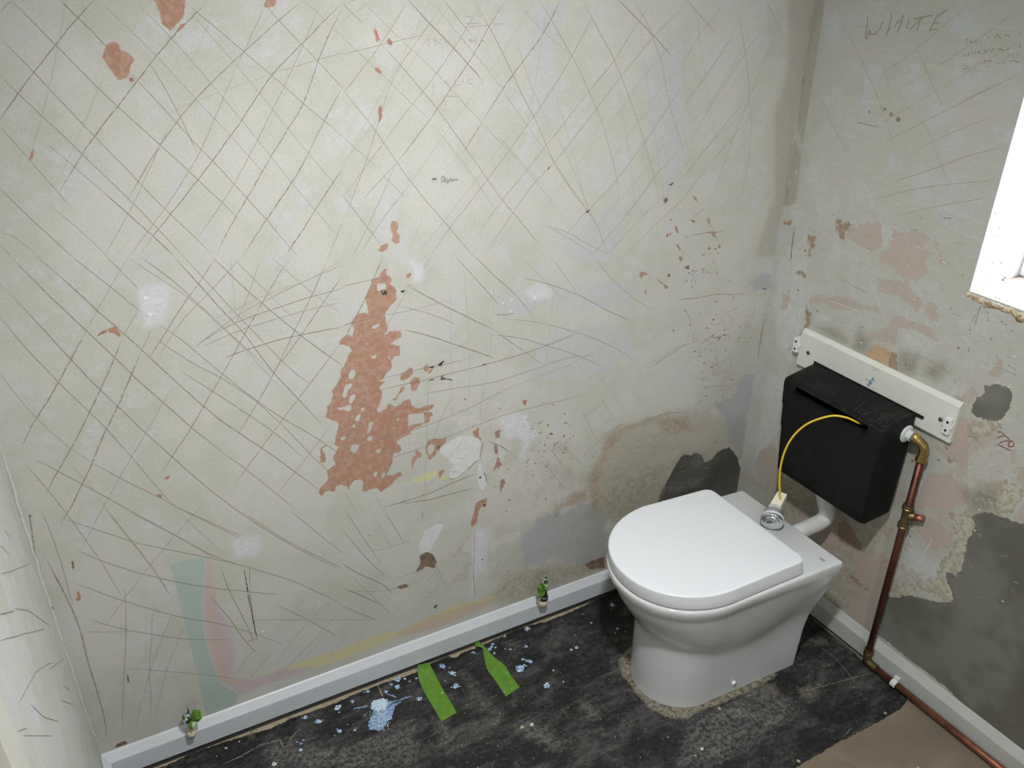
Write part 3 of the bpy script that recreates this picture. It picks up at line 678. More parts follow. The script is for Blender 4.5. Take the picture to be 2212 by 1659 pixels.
for t in ('1660,1140 1690,1160 1730,1165', '1560,1190 1620,1180 1700,1190', '1500,1330 1600,1330', '1620,1350 1700,1330 1640,1370'): wb.strip(fr('P', t), 0.0016, PL, off=0.0012)
for t in ('1870,1010 1878,1040 1860,1120 1850,1200', '1830,1215 1780,1245 1710,1320', '1500,1420 1560,1430', '1890,1350 1920,1400 1925,1470'): wb.strip(fr('P', t), 0.0022, DK, off=0.0009)

LY('worn2', ('X', '250,300 900,100 1500,60 2090,-200 2085,700 1200,950 1100,1250 300,1480 -250,1475 -100,900'), ('L', '500,300 1500,0 1300,1659 300,1659'))
LY('splash', ('X', '200,300 700,200 900,700 500,1200 250,1480 0,1475 -100,700'), ('E', '500,900 1200,800 1300,1400 700,1659'))
def C_(r, g, b, k=K1): return rgb(r, g, b, k)
M_BACK = surface_mat('scraped_plaster_back', (C_(184, 183, 171), C_(193, 191, 182), C_(191, 190, 188)), [
    # attr, colour, colour2, softness, frays (mid, fine, very fine), opacity, height
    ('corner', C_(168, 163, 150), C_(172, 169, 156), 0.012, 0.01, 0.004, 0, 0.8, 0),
    ('cloud', C_(184, 183, 184), C_(188, 187, 186), 0.012, 0.05, 0.01, 0, 0.85, 0),
    ('dirty', C_(166, 161, 144), C_(176, 172, 158), 0.03, 0.06, 0.03, 0, 0.85, 0),
    ('dirty2', C_(158, 152, 134), C_(178, 172, 156), 0.025, 0.08, 0.04, 0.01, 0.85, 0),
    ('worn2', C_(166, 156, 138), C_(178, 172, 158), 0.020, 0.24, 0.05, 0.01, 0.55, -0.1),
    ('splash', C_(202, 200, 196), C_(196, 192, 180), 0.012, 0.20, 0.06, 0.01, 0.7, 0),
    ('tan', C_(154, 136, 112), C_(172, 158, 136), 0.016, 0.04, 0.04, 0.01, 0.85, 0),
    ('bluegrey', C_(164, 165, 168), C_(158, 158, 155), 0.008, 0.07, 0.05, 0.01, 0.75, -0.1),
    ('white', C_(206, 205, 208), C_(198, 198, 197), 0.010, 0.02, 0.02, 0.006, 0.9, 0.15),
    ('yellow', C_(200, 193, 146), C_(197, 190, 150), 0.004, 0.008, 0.003, 0, 0.95, 0),
    ('pink', C_(190, 172, 178), C_(187, 171, 174), 0.007, 0.01, 0.004, 0, 0.9, 0),
    ('orange', C_(194, 166, 148), C_(190, 168, 150), 0.010, 0.01, 0.004, 0, 0.65, 0),
    ('teal', C_(167, 180, 171), C_(164, 177, 169), 0.0015, 0.003, 0.002, 0, 1.0, 0.05),
    ('yellow2', C_(204, 200, 140), C_(198, 194, 150), 0.002, 0.006, 0.004, 0, 0.9, 0),
    ('terra', C_(166, 128, 106), C_(176, 142, 124), 0.0012, 0.006, 0.006, 0.005, 1.0, -0.8),
    ('mauve', C_(168, 132, 120), C_(150, 122, 110), 0.0012, 0.006, 0.008, 0.004, 0.95, -0.3),
    ('brown', C_(134, 112, 95), C_(112, 92, 80), 0.0012, 0.006, 0.006, 0.003, 1.0, -0.8),
    ('filler', C_(203, 204, 202), C_(210, 210, 208), 0.0012, 0.010, 0.006, 0.002, 1.0, 0.8),
    ('dark', C_(92, 91, 84), C_(78, 77, 72), 0.0018, 0.010, 0.014, 0.006, 1.0, -0.4),
    ('dgrey', C_(118, 118, 112), C_(96, 95, 88), 0.006, 0.02, 0.02, 0.006, 0.8, 0),
], rough=0.72, bmp=0.22)
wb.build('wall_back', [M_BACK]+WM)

# ------------------------------------------------------------------ right wall
KR = 1.5
S2 = [flat('r_scratch_faint', rgb(140, 138, 122, KR), 0.9), flat('r_scratch_dark', rgb(112, 106, 92, KR), 0.9), flat('r_pencil', rgb(126, 124, 112, KR), 0.9), REDPEN, flat('r_chip_brown', rgb(128, 104, 84, KR), 0.9, var=0.2), flat('r_light_chip', rgb(182, 178, 160, KR), 0.9), INK]
hole = lambda u, v: (u > 1.518-WIN_Y1) & (u < 1.518-WIN_Y0) & (v > WIN_Z0) & (v < WIN_Z1)
uw0, uw1 = 1.518-WIN_Y1, 1.518-WIN_Y0
us = np.unique(np.r_[np.arange(0, uw0, 0.0042), uw0, np.arange(uw0+0.004, 1.05, 0.0042), np.linspace(1.06, uw1, 20), np.linspace(uw1, 3.0, 20)])
vs = np.unique(np.r_[np.arange(0, WIN_Z0, 0.0042), WIN_Z0, np.arange(WIN_Z0+0.004, 1.6, 0.0042), np.linspace(1.61, WIN_Z1, 16), np.linspace(WIN_Z1, 2.35, 6)])
wr = Surface(RIGHT, us, vs, skip=hole)
LR = lambda nm, *ps, holes=(): wr.layer(nm, [fr(f, t) for f, t in ps], [fr(f, t) for f, t in holes])
LR('band', ('C', '800,-120 960,-120 925,0 880,330 830,640 780,950 740,1310 690,1330 650,1330 690,1150 740,850 780,500 835,180'))
LR('pinkp', ('R', '560,260 640,280 700,230 850,230 880,330 880,440 820,470 720,470 660,420 600,370 550,350'), ('R', '960,450 1000,310 1120,320 1200,290 1260,330 1330,380 1320,410 1250,460 1290,490 1340,500 1330,560 1290,600 1310,680 1230,750 1100,740 1020,690 940,620 860,600 860,510'),
   ('R', '1370,400 1420,410 1440,480 1450,560 1510,600 1500,630 1410,620 1370,590 1350,520 1400,490'), ('R', '860,750 1000,760 1140,780 1150,860 1240,920 1250,1010 1210,1040 1150,1020 1090,960 1060,900 1020,900 920,880 840,860'), ('R', '1290,1020 1340,960 1390,1020 1390,1120 1360,1165 1310,1110 1280,1060'),
   ('R', '220,930 280,900 400,920 510,900 620,950 740,1000 850,1010 870,1070 770,1040 640,1020 560,1030 440,1025 330,970 220,970'), ('R', '960,1090 1010,1090 1160,1150 1260,1170 1370,1240 1400,1320 1340,1300 1200,1220 1120,1200 1050,1220 1000,1370 750,1320 780,1240 960,1200'), ('R', '1860,1659 1920,1590 1960,1480 2000,1520 2010,1590 1990,1659'),
   ('V', '640,560 650,420 700,380 780,390 760,460 740,540 720,650 680,710 600,690 540,640 490,560 560,600'), ('V', '690,260 740,200 790,170 800,230 740,290'), ('V', '480,760 600,790 730,860 760,950 650,1000 500,1000 400,1010 380,930 430,830'), ('V', '380,1160 500,1120 620,1180 650,1250 600,1300 500,1290 420,1230'),
   ('V', '1060,740 1140,720 1140,870 1070,830'), ('V', '1050,1080 1140,960 1140,1130'), ('V', '1030,590 1080,600 1060,720 1030,700'), ('V', '-40,1270 100,1340 190,1390 170,1500 120,1659 -60,1750'), ('V', '60,1480 130,1400 200,1500 120,1720 0,1900 -150,1800'), ('F', '640,250 700,230 690,340 640,350'), ('F', '500,1250 600,1200 640,1400 560,1500 470,1350'), ('I', '700,60 1000,0 1060,60 1160,240 1000,230 850,180'))
LR('rust', ('R', '460,160 560,210 600,240 550,300 540,400 500,370 470,300 455,250'), ('R', '200,340 270,350 240,460 210,460'), ('R', '210,470 215,540 190,590'), ('R', '170,1000 230,1080 220,1200 160,1230'), ('R', '950,1440 1020,1460 1025,1600 970,1590'),
   ('I', '1010,100 1060,50 1110,130 1170,220 1150,260 1080,220 1020,190'), ('I', '1060,400 1110,420 1200,510 1120,460'), ('R', '60,670 150,680 190,710 170,730 90,700'), ('V', '590,680 620,670 640,690 600,700'), ('F', '1140,780 1200,800 1160,850'), ('R', '-30,205 40,200 20,245 -30,240'))
LR('tanp', ('R', '730,1440 780,1380 860,1360 1000,1430 1030,1500 1010,1610 850,1530 720,1470'))
LR('mould', ('R', '640,1300 680,1230 740,1280 760,1380 720,1440 650,1420 620,1380'), ('R', '1030,1520 1080,1430 1130,1440 1220,1480 1200,1600 1180,1640 1040,1600'), ('R', '1300,1540 1450,1520 1500,1600 1380,1700 1280,1640'), ('R', '290,1200 400,1180 520,1260 560,1330 430,1300'), ('V', '700,900 900,860 960,960 930,1040 780,1040 720,960'))
LR('grime', ('F', '380,1400 700,1500 900,1600 1400,1600 1380,1400 1100,1659 700,1659'), ('I', '560,-40 1000,-60 1400,60 1150,600 1200,760 850,520 850,250 700,50'), ('F', '520,1250 900,1450 1200,1659 560,1659'))
LR('whitep', ('F', '640,0 820,0 790,500 700,700 620,560 600,300'), ('F', '700,300 800,320 760,460 700,500'), ('F', '560,750 700,780 640,1000 540,1300 470,1300'), ('R', '280,1060 400,1060 420,1200 320,1200'), ('V', '600,1480 470,1560 240,1480 330,1220 420,1320 560,1400'), ('V', '320,820 440,760 400,960 330,960'), ('R', '1080,1240 1260,1220 1270,1380 1100,1400'), ('R', '890,270 980,270 1000,430 900,430'))
LR('crust', ('V', '640,1060 760,1060 800,1130 750,1240 700,1450 650,1490 580,1460 640,1620 600,1650 500,1600 400,1560 210,1640 260,1560 500,1500 560,1400 620,1300 660,1200'), ('V', '940,1070 930,1000 960,860 1010,830 1100,870 1090,960 1000,1090'), ('V', '780,400 850,400 930,415 960,440 760,520 740,450'), ('V', '640,280 690,240 700,330 670,380'))
LR('cement', ('V', '770,310 800,260 840,220 850,170 900,155 1000,180 1040,210 1040,260 1020,330 980,390 930,415 850,400 790,390 760,350'))
wr.layer('cement', [fr('V', '760,1070 870,1045 940,1070 1000,1090 1123,1125 1250,1150')+[(2300, 1160), (2400, 1800)]+fr('I', '2212,1640 1700,1130 1270,800 1290,690 1310,600 1330,550 1380,560 1480,545 1580,570 1720,600')+fr('V', '630,1640 610,1560 570,1480 590,1450 650,1480 690,1440 710,1330 740,1230 790,1130')])
lines(wr, '''
C 1 1.4 1035,130 1130,320 1220,510 1320,760 1400,1040
C 1 1.4 1880,10 1500,330 1280,490
C 1 1.4 2212,40 1750,370 1350,610
C 1 1.3 2180,480 1850,640 1340,900
C 1 1.3 2050,740 1730,860 1380,1050
C 1 1.5 2110,945 1890,990 1600,1100 1340,1180
C 1 1.4 2050,1160 1700,1190 1450,1230 1200,1300
C 1 1.4 1980,1275 1650,1330 1380,1400
C 1 1.2 870,560 960,770 1080,1010
C 1 1.2 1500,270 1700,720
C 1 1.2 1560,780 1640,960 1720,1180
C 1 1.2 2212,250 1900,430 1420,720 1280,800
C 1 1.2 1300,380 1350,600
C 2 1.6 1130,790 1180,800 1280,825
C 2 3.0 790,495 782,550
C 5 1.5 842,170 815,350
C 2 1.5 720,920 690,1120 670,1240
C 5 3.0 690,1210 680,1280
C 1 1.2 1830,640 2100,520
R 2 2.0 1808,985 1780,1080 1748,1195
R 2 2.2 1700,1380 1690,1435
R 2 1.6 1885,1090 1865,1140
R 2 1.2 580,790 660,830 760,880
R 6 1.8 400,945 500,980 690,1060
R 1 1.3 1100,1430 1280,1480
R 2 4.0 75,260 60,340 30,580
V 1 1.3 750,535 880,600
V 1 1.3 920,620 1020,660
V 2 1.4 940,40 1080,100
I 6 2.0 1640,150 1550,300
R 1 1.2 1220,1440 1440,1560 1560,1640
V 2 2.6 790,540 815,560
V 2 2.0 640,440 650,400
''')
for f, mi, w, t in ([('S', 3, 2.2, t) for t in ('255,150 240,400 205,670', '225,680 310,480 410,680 450,680 600,270', '800,110 740,440 680,610', '700,460 770,440', '1070,120 1000,360 930,530', '980,260 870,400', '1210,220 1140,450', '1460,230 1440,330 1380,500', '1300,230 1560,160 1740,130', '2080,10 1860,130 1670,480 1850,450', '1780,330 1890,300', '1220,460 1540,170')] +
    [('T', 4, 2.2, t) for t in ('750,280 1050,520 1320,750', '610,670 760,590 1050,520', '740,940 1050,850 1480,810', '1400,830 1260,940 1220,1120 1360,1160 1530,1100 1560,960 1480,860', '640,1000 1000,1180 1400,1365')] +
    [('Y', 3, 1.5, t) for t in ('390,330 470,340 370,510', '570,360 520,460 600,460', '690,380 670,450 740,440', '850,360 850,410', '1150,280 1070,350', '1300,330 1350,220 1450,300 1500,330', '1600,240 1720,230 1750,300', '2060,200 2110,150', '380,800 340,920', '510,780 470,860 440,900', '620,760 590,840', '700,740 690,820', '840,710 770,800 850,790', '960,720 1060,740 930,830', '1080,680 1140,660', '1240,620 1200,790', '1310,680 1300,710', '1400,700 1450,640 1580,700', '1650,700 1770,640', '2080,500 2100,580 2060,640', '960,1040 1040,1020 990,1110', '1080,1040 1200,1030', '1380,1120 1440,1130', '1540,1130 1600,1060', '1680,900 1760,860', '1820,860 1890,830', '2000,850 2100,810', '1780,1060 1860,1030', '1930,1030 1990,1060 2080,1080', '330,1200 400,1180', '290,1290 380,1300 480,1230', '1060,1240 1090,1250', '750,1340 800,1340')] +
    [('R', 3, 1.2, '1730,1140 1750,1090 1770,1080'), ('V', 3, 1.3, '650,120 640,140 655,150'), ('V', 2, 1.2, '680,110 690,130'), ('R', 3, 1.3, '975,330 1000,340 985,360')]):
    wr.strip(fr(f, t), w*1e-3, mi, jag=0.15, off=0.0008, step=0.002, taper=False)
for f, r, t in (('C', 3.2, '1215,722 1315,705'), ('C', 5.5, '1400,772'), ('C', 4.5, '1355,740'), ('R', 3, '105,850 285,1045 1600,1390 170,480'), ('V', 5, '357,688')):
    for q in fr(f, t): wr.spot(*q, r*1e-3, 5, 0.3)
for _ in range(320):                                  # scrape nicks and pocks
    x, y = rs.uniform(1700, 2200), rs.uniform(460, 1300)
    if x < 1668-(y-600)*0.165+20: continue
    if rs.rand() < 0.5: wr.spot(x, y, rs.uniform(0.6, 2.4)*1e-3, rs.choice([1, 2, 5, 6], p=[.35, .3, .15, .2]), 0.5, 8, el=rs.uniform(0.7, 2.2))
    else:
        l = rs.uniform(4, 22); wr.strip([(x, y), (x+l, y+l*rs.uniform(0.1, 0.5))], rs.uniform(0.7, 1.4)*1e-3, rs.choice([1, 2, 6], p=[.5, .2, .3]), step=0.002)
LR('worn', ('C', '640,1900 1100,2200 1500,2350 2212,2500 2300,3200 1900,5200 400,5200 350,3700'), ('C', '700,1150 900,1150 850,2000 600,2000'))
LR('chalky', ('C', '640,600 1100,900 1700,1400 2300,1800 2300,3000 1700,4200 1100,5000 400,5200 380,3400'))
def D_(r, g, b, k=KR): return rgb(r, g, b, k)
M_RIGHT = surface_mat('scraped_plaster_right', (D_(157, 158, 147), D_(160, 158, 151), D_(160, 163, 163)), [
    ('band', D_(140, 135, 122), D_(144, 140, 127), 0.003, 0.006, 0.003, 0, 0.85, -0.1),
    ('whitep', D_(172, 174, 172), D_(165, 167, 164), 0.015, 0.03, 0.03, 0.01, 0.8, 0.1),
    ('chalky', D_(166, 168, 162), D_(162, 163, 155), 0.010, 0.26, 0.10, 0.02, 0.75, 0.2),
    ('worn', D_(152, 138, 124), D_(158, 150, 136), 0.006, 0.24, 0.10, 0.02, 0.75, -0.2),
    ('grime', D_(140, 128, 110), D_(158, 152, 138), 0.03, 0.06, 0.04, 0.01, 0.7, 0),
    ('pinkp', D_(160, 144, 134), D_(154, 144, 133), 0.0020, 0.035, 0.035, 0.010, 0.85, -0.4),
    ('tanp', D_(170, 142, 112), D_(160, 136, 110), 0.006, 0.01, 0.01, 0.004, 0.95, -0.2),
    ('rust', D_(142, 118, 98), D_(126, 106, 84), 0.003, 0.03, 0.03, 0.010, 0.85, -0.4),
    ('mould', D_(118, 114, 102), D_(138, 134, 120), 0.022, 0.04, 0.03, 0.01, 0.9, 0),
    ('crust', D_(168, 164, 146), D_(140, 132, 114), 0.003, 0.045, 0.04, 0.010, 0.8, 1.6),
    ('cement', D_(90, 89, 79), D_(106, 106, 99), 0.0015, 0.014, 0.016, 0.005, 1.0, -0.8),
], rough=0.75, bmp=0.45, streak=((1.0, 1.4, 9.0), D_(172, 172, 164), 0.55))
wr.build('wall_right', [M_RIGHT]+S2)

# ------------------------------------------------------------------ left wall, front wall, ceiling
wl = Surface(LEFT, np.linspace(0, 3.0, 160), np.linspace(0, 2.35, 130))
lines(wl, '''
G 2 1.8 0,405 70,390 190,340
G 1 2.0 0,665 90,645
G 2 1.6 90,630 180,640 320,740
G 2 1.8 0,835 130,800 290,760
G 2 1.6 110,1260 230,1040 300,990 350,980
G 2 1.8 320,1020 410,955
G 2 1.6 190,1240 280,1330 380,1360
G 2 1.8 30,120 60,170 75,240
G 2 1.6 110,1420 170,1400
G 3 1.6 140,1450 340,1450
G 3 1.4 0,220 60,280
G 3 1.4 400,1120 450,1160
G 2 1.4 390,1220 470,1250
''')
M_LEFT = surface_mat('smooth_plaster_left', (C_(176, 176, 164, 1.5), C_(182, 182, 176, 1.5), C_(186, 186, 188, 1.5)), [], rough=0.7, bmp=0.12, streak=((1, 9, 0.6), C_(196, 196, 192, 1.5), 0.5))
wl.build('wall_left', [M_LEFT]+WM)
CEIL = flat('white_ceiling_paint', (0.82, 0.82, 0.80, 1), 0.9, bmp=0.05)
mb = MB(); mb.box(XL-0.02, XR+0.2, -1.56, -1.5, 0, 2.35); o = mb.build('wall_front', CEIL, smooth=False); o['kind'] = 'structure'
mb = MB(); mb.box(XL-0.05, XR+0.25, -1.56, 1.72, 2.35, 2.40); o = mb.build('ceiling', CEIL, smooth=False); o['kind'] = 'structure'

# ------------------------------------------------------------------ floor
fl = Surface(FLOOR, np.r_[np.arange(XL, 1.7301, 0.0045), XR], np.r_[np.linspace(-1.5, 0.35, 40), np.arange(0.355, 1.6, 0.0045), 1.63])
blk = fr('J', '-600,1400 -200,1210 60,1085 250,1000 380,950 600,880 940,780 1100,700 1400,600 1800,430 2212,290') + fr('K', '120,740 180,715 280,680 350,695 380,660 500,620 640,550 760,490 900,440 1080,380 1120,385 1250,330 1400,270 1500,220 1620,150 1760,110')
blk += [(1560, 1180), (1690, 1245), (1752, 1331)] + fr('I', '840,690 950,780 1100,900 1170,960 1290,1080 1460,1190 1465,1210 1430,1260 1380,1300 1200,1400 1000,1500 740,1659') + [(1650, 1720), (1500, 1800), (700, 2300), (-900, 2300)]
fl.layer('black', [blk])
fl.layer('grout', [[(1.102, 1.18), (1.106, 1.13), (1.128, 1.09), (1.165, 1.068), (1.22, 1.062), (1.30, 1.054), (1.42, 1.048), (1.47, 1.048), (1.48, 1.30), (1.20, 1.335), (1.13, 1.31), (1.106, 1.26)]], world=True)
fl.layer('caulk', [[(-0.2, 1.66), (1.72, 1.55), (1.72, 1.475), (1.2, 1.508), (0.5, 1.548), (-0.1, 1.585)]], world=True)
fl.layer('chalk', [fr('K', '200,1300 300,1320 350,1400 280,1500 200,1480'), fr('K', '960,1230 1100,1280 1250,1400 1200,1480 1000,1400 900,1280'), fr('K', '1480,1050 1600,1180 1560,1250 1440,1120'), fr('K', '1700,760 1780,680 1850,700 1820,820 1740,860'), fr('K', '420,820 480,880 620,1060 720,1180 700,1230 560,1080 440,920'), fr('K', '770,560 830,555 890,660 870,690 800,620'),
    fr('I', '40,1350 500,1180 700,1250 650,1400 300,1600 0,1659'), fr('I', '780,1150 900,1130 880,1200 800,1210'), fr('J', '900,900 1300,900 1600,1000 1700,1122 900,1122'), fr('J', '1500,1000 2212,700 2212,1122 1500,1122')])
fl.layer('patch', [fr('I', '750,1140 850,1130 900,1180 850,1210 770,1200'), fr('I', '500,1120 620,1110 640,1180 520,1190'), fr('I', '980,810 1040,830 1100,900 1060,900'), fr('J', '735,845 780,832 790,850 740,860'), fr('I', '830,830 940,830 960,860 860,870')])
BLUE = flat('pale_blue_paint', rgb(170, 190, 216, 1.5), 0.5, var=0.2, scale=400); BLUE2 = flat('thin_blue_paint', rgb(118, 142, 174, 1.4), 0.6, var=0.15, scale=300)
FLECK = flat('white_fleck', rgb(180, 176, 165, 1.5), 0.8); CHALKF = flat('grey_fleck', rgb(112, 110, 105, 1.5), 0.9); TANF = flat('tan_fleck', rgb(160, 150, 118, 1.5), 0.9)
FMATS = [BLUE, BLUE2, FLECK, CHALKF, TANF]
splat = fr('J', '1815,560 1850,540 1900,520 1960,530 1990,545 2020,560 2030,590 2010,640 1990,690 1950,730 1930,780 1910,800 1830,800 1790,790 1800,720 1830,650 1830,620 1810,600')
fl.chip(splat, 2, 0.0018)
fl.chip(fr('J', '1815,560 1850,540 1900,520 1950,530 1960,570 1940,620 1880,625 1830,615'), 1, 0.0014, 0.0012)
for _ in range(260):
    x, y = rs.normal(1905, 55), rs.normal(690, 70); q = fr('J', '%f,%f' % (x, y))[0]
    if 1800 < x < 2000 and 560 < y < 800: fl.spot(*q, rs.uniform(0.6, 2.0)*1e-3, 1, 0.5, 7, off=0.0014)
for t in ('1660,610 1700,600 1800,580', '1770,470 1740,465', '1930,450 1960,480 2040,510', '1750,680 1790,640', '2000,570 2100,520 2180,497', '2010,590 2080,545', '1990,560 2060,530'): fl.strip(fr('J', t), 0.0035, 2, jag=0.6)
for f, sc, lst in (('J', 4.02, '1245,685,20 1360,720,26 1525,597,26 1655,545,16 1545,803,20 1230,882,10 1210,912,12 1170,897,8 1205,968,16 2045,355,26 2110,348,14 2045,420,22 1990,400,14 1790,460,16 555,950,12 475,1022,6 1675,795,12 1500,838,7 2150,370,10 2210,345,12 2000,700,0 1950,460,14'),
                   ('K', 4.056, '225,770,28 310,830,24 290,783,8 345,940,30 248,900,8 25,1055,22 335,850,10 500,650,16 640,620,18 665,575,14 690,605,12 680,655,14 830,465,10 970,440,24 820,620,12 775,618,8 960,595,16 930,710,14 970,720,16 1000,730,20 910,790,42 1355,625,14 1400,605,18 1140,940,30 1710,235,20 1760,440,14 1830,465,8 1740,480,8 655,600,16 800,560,0')):
    for it in lst.split():
        a, b, r = map(float, it.split(','))
        if r <= 0: continue
        q = fr(f, '%f,%f' % (a, b))[0]; R0 = r/sc/1856*2.35*1.5
        fl.spot(*q, R0*0.55, 2 if r > 25 or rs.rand() < 0.4 else 1, 0.28, 15)
        for _ in range(int(5+r*0.8)): fl.spot(q[0]+rs.randn()*r/sc*0.42, q[1]+rs.randn()*r/sc*0.3, rs.uniform(0.25, 0.5)*R0*0.5, rs.choice([1, 2]), 0.5, 7, off=0.001)
def on_black(x, y):
    u, v = FLOOR.uv(x, y); i = min(len(fl.us)-1, max(0, int(np.searchsorted(fl.us, u)))); j = min(len(fl.vs)-1, max(0, int(np.searchsorted(fl.vs, v)))); return fl.at['black'][j, i] > 0.004
for _ in range(900):
    x, y = rs.uniform(300, 1960), rs.uniform(1270, 1690)
    if on_black(x, y): fl.spot(x, y, rs.choice([0.5, 0.8, 1.2, 1.8], p=[.45, .33, .17, .05])*1e-3, rs.choice([3, 4, 5], p=[.5, .35, .15]), 0.5, 7)
for f, t, r in (('K', '770,505', 4.5), ('K', '1530,388', 4.0), ('K', '1010,1278', 5), ('K', '925,1305', 4.5), ('J', '970,1092', 6), ('J', '670,895', 2.5), ('J', '1540,640', 2.5), ('K', '385,600', 2), ('K', '1285,905', 3), ('K', '1200,805', 2.5), ('I', '245,1275', 4), ('I', '135,1535', 5), ('I', '1315,1305', 4), ('I', '755,1615', 4), ('I', '1530,1660', 3)):
    fl.spot(*fr(f, t)[0], r*1e-3, 5 if r in (4.5, 4.0) else 3, 0.45, 9)
for t, m_ in (('520,1100 680,1020 760,990 830,930 900,910', 4), ('900,920 1030,880 1050,940', 4), ('1875,410 1920,500', 5), ('1100,880 1200,780', 4)): fl.strip(fr('J', t), 0.0022, m_, jag=0.8)
for t in ('730,1180 1260,1040 1320,990', '1100,1400 1050,1460', '330,1060 200,1110', '900,880 1010,960 1130,1120'): fl.strip(fr('I', t), 0.0014, 4, jag=0.7)
for _ in range(110):                                  # rubbed scuffs
    x, y = rs.uniform(950, 1560), rs.uniform(1450, 1690); l = rs.uniform(5, 26)
    if on_black(x, y): fl.strip([(x, y), (x+l*rs.uniform(-0.3, 1), y+l*rs.uniform(0.1, 0.9))], 0.0007, 4, jag=0.6, step=0.003)
M_FLOOR = surface_mat('floor_black_sheet_over_screed', (rgb(122, 109, 92, 1.3), rgb(132, 121, 104, 1.3), rgb(114, 104, 91, 1.3)), [
    ('caulk', rgb(168, 156, 134, 1.35), rgb(150, 136, 112, 1.35), 0.006, 0.004, 0.004, 0.002, 1.0, 0.1),
    ('black', rgb(32, 32, 32, 1.0), rgb(46, 45, 44, 1.0), 0.0012, 0.012, 0.012, 0.006, 1.0, 0.9),
    ('patch', rgb(112, 106, 92, 1.3), rgb(70, 67, 60, 1.3), 0.008, 0.05, 0.06, 0.01, 0.7, 0),
    ('grout', rgb(138, 131, 112, 1.4), rgb(84, 79, 67, 1.4), 0.004, 0.022, 0.022, 0.005, 0.9, 0.3),
], rough=0.62, spec=0.3, bmp=0.35)
# rubbed grey haze of the black sheet (chalky dust, broken by noise)
nt = M_FLOOR.node_tree; b = [n for n in nt.nodes if n.type == 'BSDF_PRINCIPLED'][0]; src = b.inputs['Base Color'].links[0].from_socket
tc = N(nt, 'ShaderNodeTexCoord').outputs['Object']
at = N(nt, 'ShaderNodeAttribute', attribute_name='chalk').outputs['Fac']; ab = N(nt, 'ShaderNodeAttribute', attribute_name='black').outputs['Fac']
n_a = noise(nt, tc, 7, 7, 0.72, stretch=(1.0, 1.6, 1.0), dist=0.5); n_b = noise(nt, tc, 90, 5, 0.75)
rt = N(nt, 'ShaderNodeMapping'); rt.inputs['Rotation'].default_value = (0, 0, math.radians(38)); rt.inputs['Scale'].default_value = (1, 4, 1); nt.links.new(tc, rt.inputs[0])
n_c = noise(nt, rt.outputs[0], 13, 5, 0.72)
haze = remap(nt, math_n(nt, 'ADD', math_n(nt, 'MULTIPLY', n_a, 0.55), math_n(nt, 'ADD', math_n(nt, 'MULTIPLY', n_b, 0.25), math_n(nt, 'MULTIPLY', n_c, 0.30))), 0.50, 0.72)
haze = math_n(nt, 'ADD', math_n(nt, 'MULTIPLY', haze, 0.45), math_n(nt, 'MULTIPLY', remap(nt, math_n(nt, 'ADD', at, math_n(nt, 'MULTIPLY', math_n(nt, 'SUBTRACT', n_c, 0.45), 0.09)), -0.02, 0.03), math_n(nt, 'MULTIPLY', remap(nt, n_b, 0.35, 0.65), 0.55)), clamp=True)
haze = math_n(nt, 'MULTIPLY', haze, remap(nt, ab, 0.0, 0.004))
nt.links.new(mix(nt, haze, src, rgb(118, 117, 114, 1.3)), b.inputs['Base Color'])
fl.build('floor', [M_FLOOR]+FMATS)
# ------------------------------------------------------------------ skirting boards
UPVC = flat('white_upvc', rgb(214, 217, 220, 1.02), 0.28, spec=0.5, var=0.015, scale=8, coat=0.1)
UPVC_R = flat('dusty_white_upvc', rgb(196, 198, 192, 0.92), 0.38, spec=0.4, var=0.05, scale=12)
prof = [(0.001, 0.020), (0.0165, 0.020), (0.017, 0.021), (0.017, 0.0225), (0.017, 0.0685), (0.017, 0.0700), (0.0165, 0.0720), (0.0155, 0.0738), (0.0140, 0.0752), (0.0060, 0.0900), (0.0045, 0.0922), (0.0025, 0.0935), (0.001, 0.0938)]
GAPSTRIP = flat('dark_grey_strip', rgb(62, 62, 62), 0.6)  # dark grey strip filling the gap between baseboard and floor
def skirt(name, pl, u0, u1, mit0, mit1, mat, dz=0.0):
    # mitre: ends shift along u by the offset from the wall
    mb = MB(); rings = []
    for u, mi in ((u0, mit0), (u1, mit1)):
        rings.append([pl.p(u+mi*d, z+dz, d) for d, z in prof])
    mb.loft(rings); o = mb.build(name, mat, smooth=True, auto=40); o['kind'] = 'structure'
    mb = MB(); mb.loft([[pl.p(u+mi*d, z, d) for d, z in ((0.001, 0.0006), (0.0110, 0.0006), (0.0110, 0.0198+dz), (0.001, 0.0198+dz))] for u, mi in ((u0, mit0), (u1, mit1))]); k = mb.build('gap_strip', GAPSTRIP, o, smooth=False); k['label'] = 'dark grey strip under the baseboard'; return o
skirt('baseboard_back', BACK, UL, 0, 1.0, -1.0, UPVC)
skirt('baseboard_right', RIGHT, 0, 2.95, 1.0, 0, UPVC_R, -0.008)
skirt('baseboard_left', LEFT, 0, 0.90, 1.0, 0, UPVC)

# ------------------------------------------------------------------ door frame at the left, in the wall the camera stands beside
DOORP = flat('cream_door_paint', rgb(212, 210, 198, 1.1), 0.45, var=0.03, scale=5)
mb = MB(); mb.box(XL+0.0005, XL+0.016, 0.63, 0.697, 0, 2.05); mb.box(XL+0.0005, XL+0.022, 0.60, 0.63, 0, 2.05); mb.box(XL+0.0005, XL+0.016, -0.25, 0.697, 2.05, 2.12)
o = mb.build('door_1', DOORP, smooth=False, bevel=0.002); o['kind'] = 'structure'
mb = MB(); mb.box(XL+0.0005, XL+0.012, -0.2, 0.60, 0.005, 2.05); mb.build('door_leaf', DOORP, o, smooth=False, bevel=0.002)

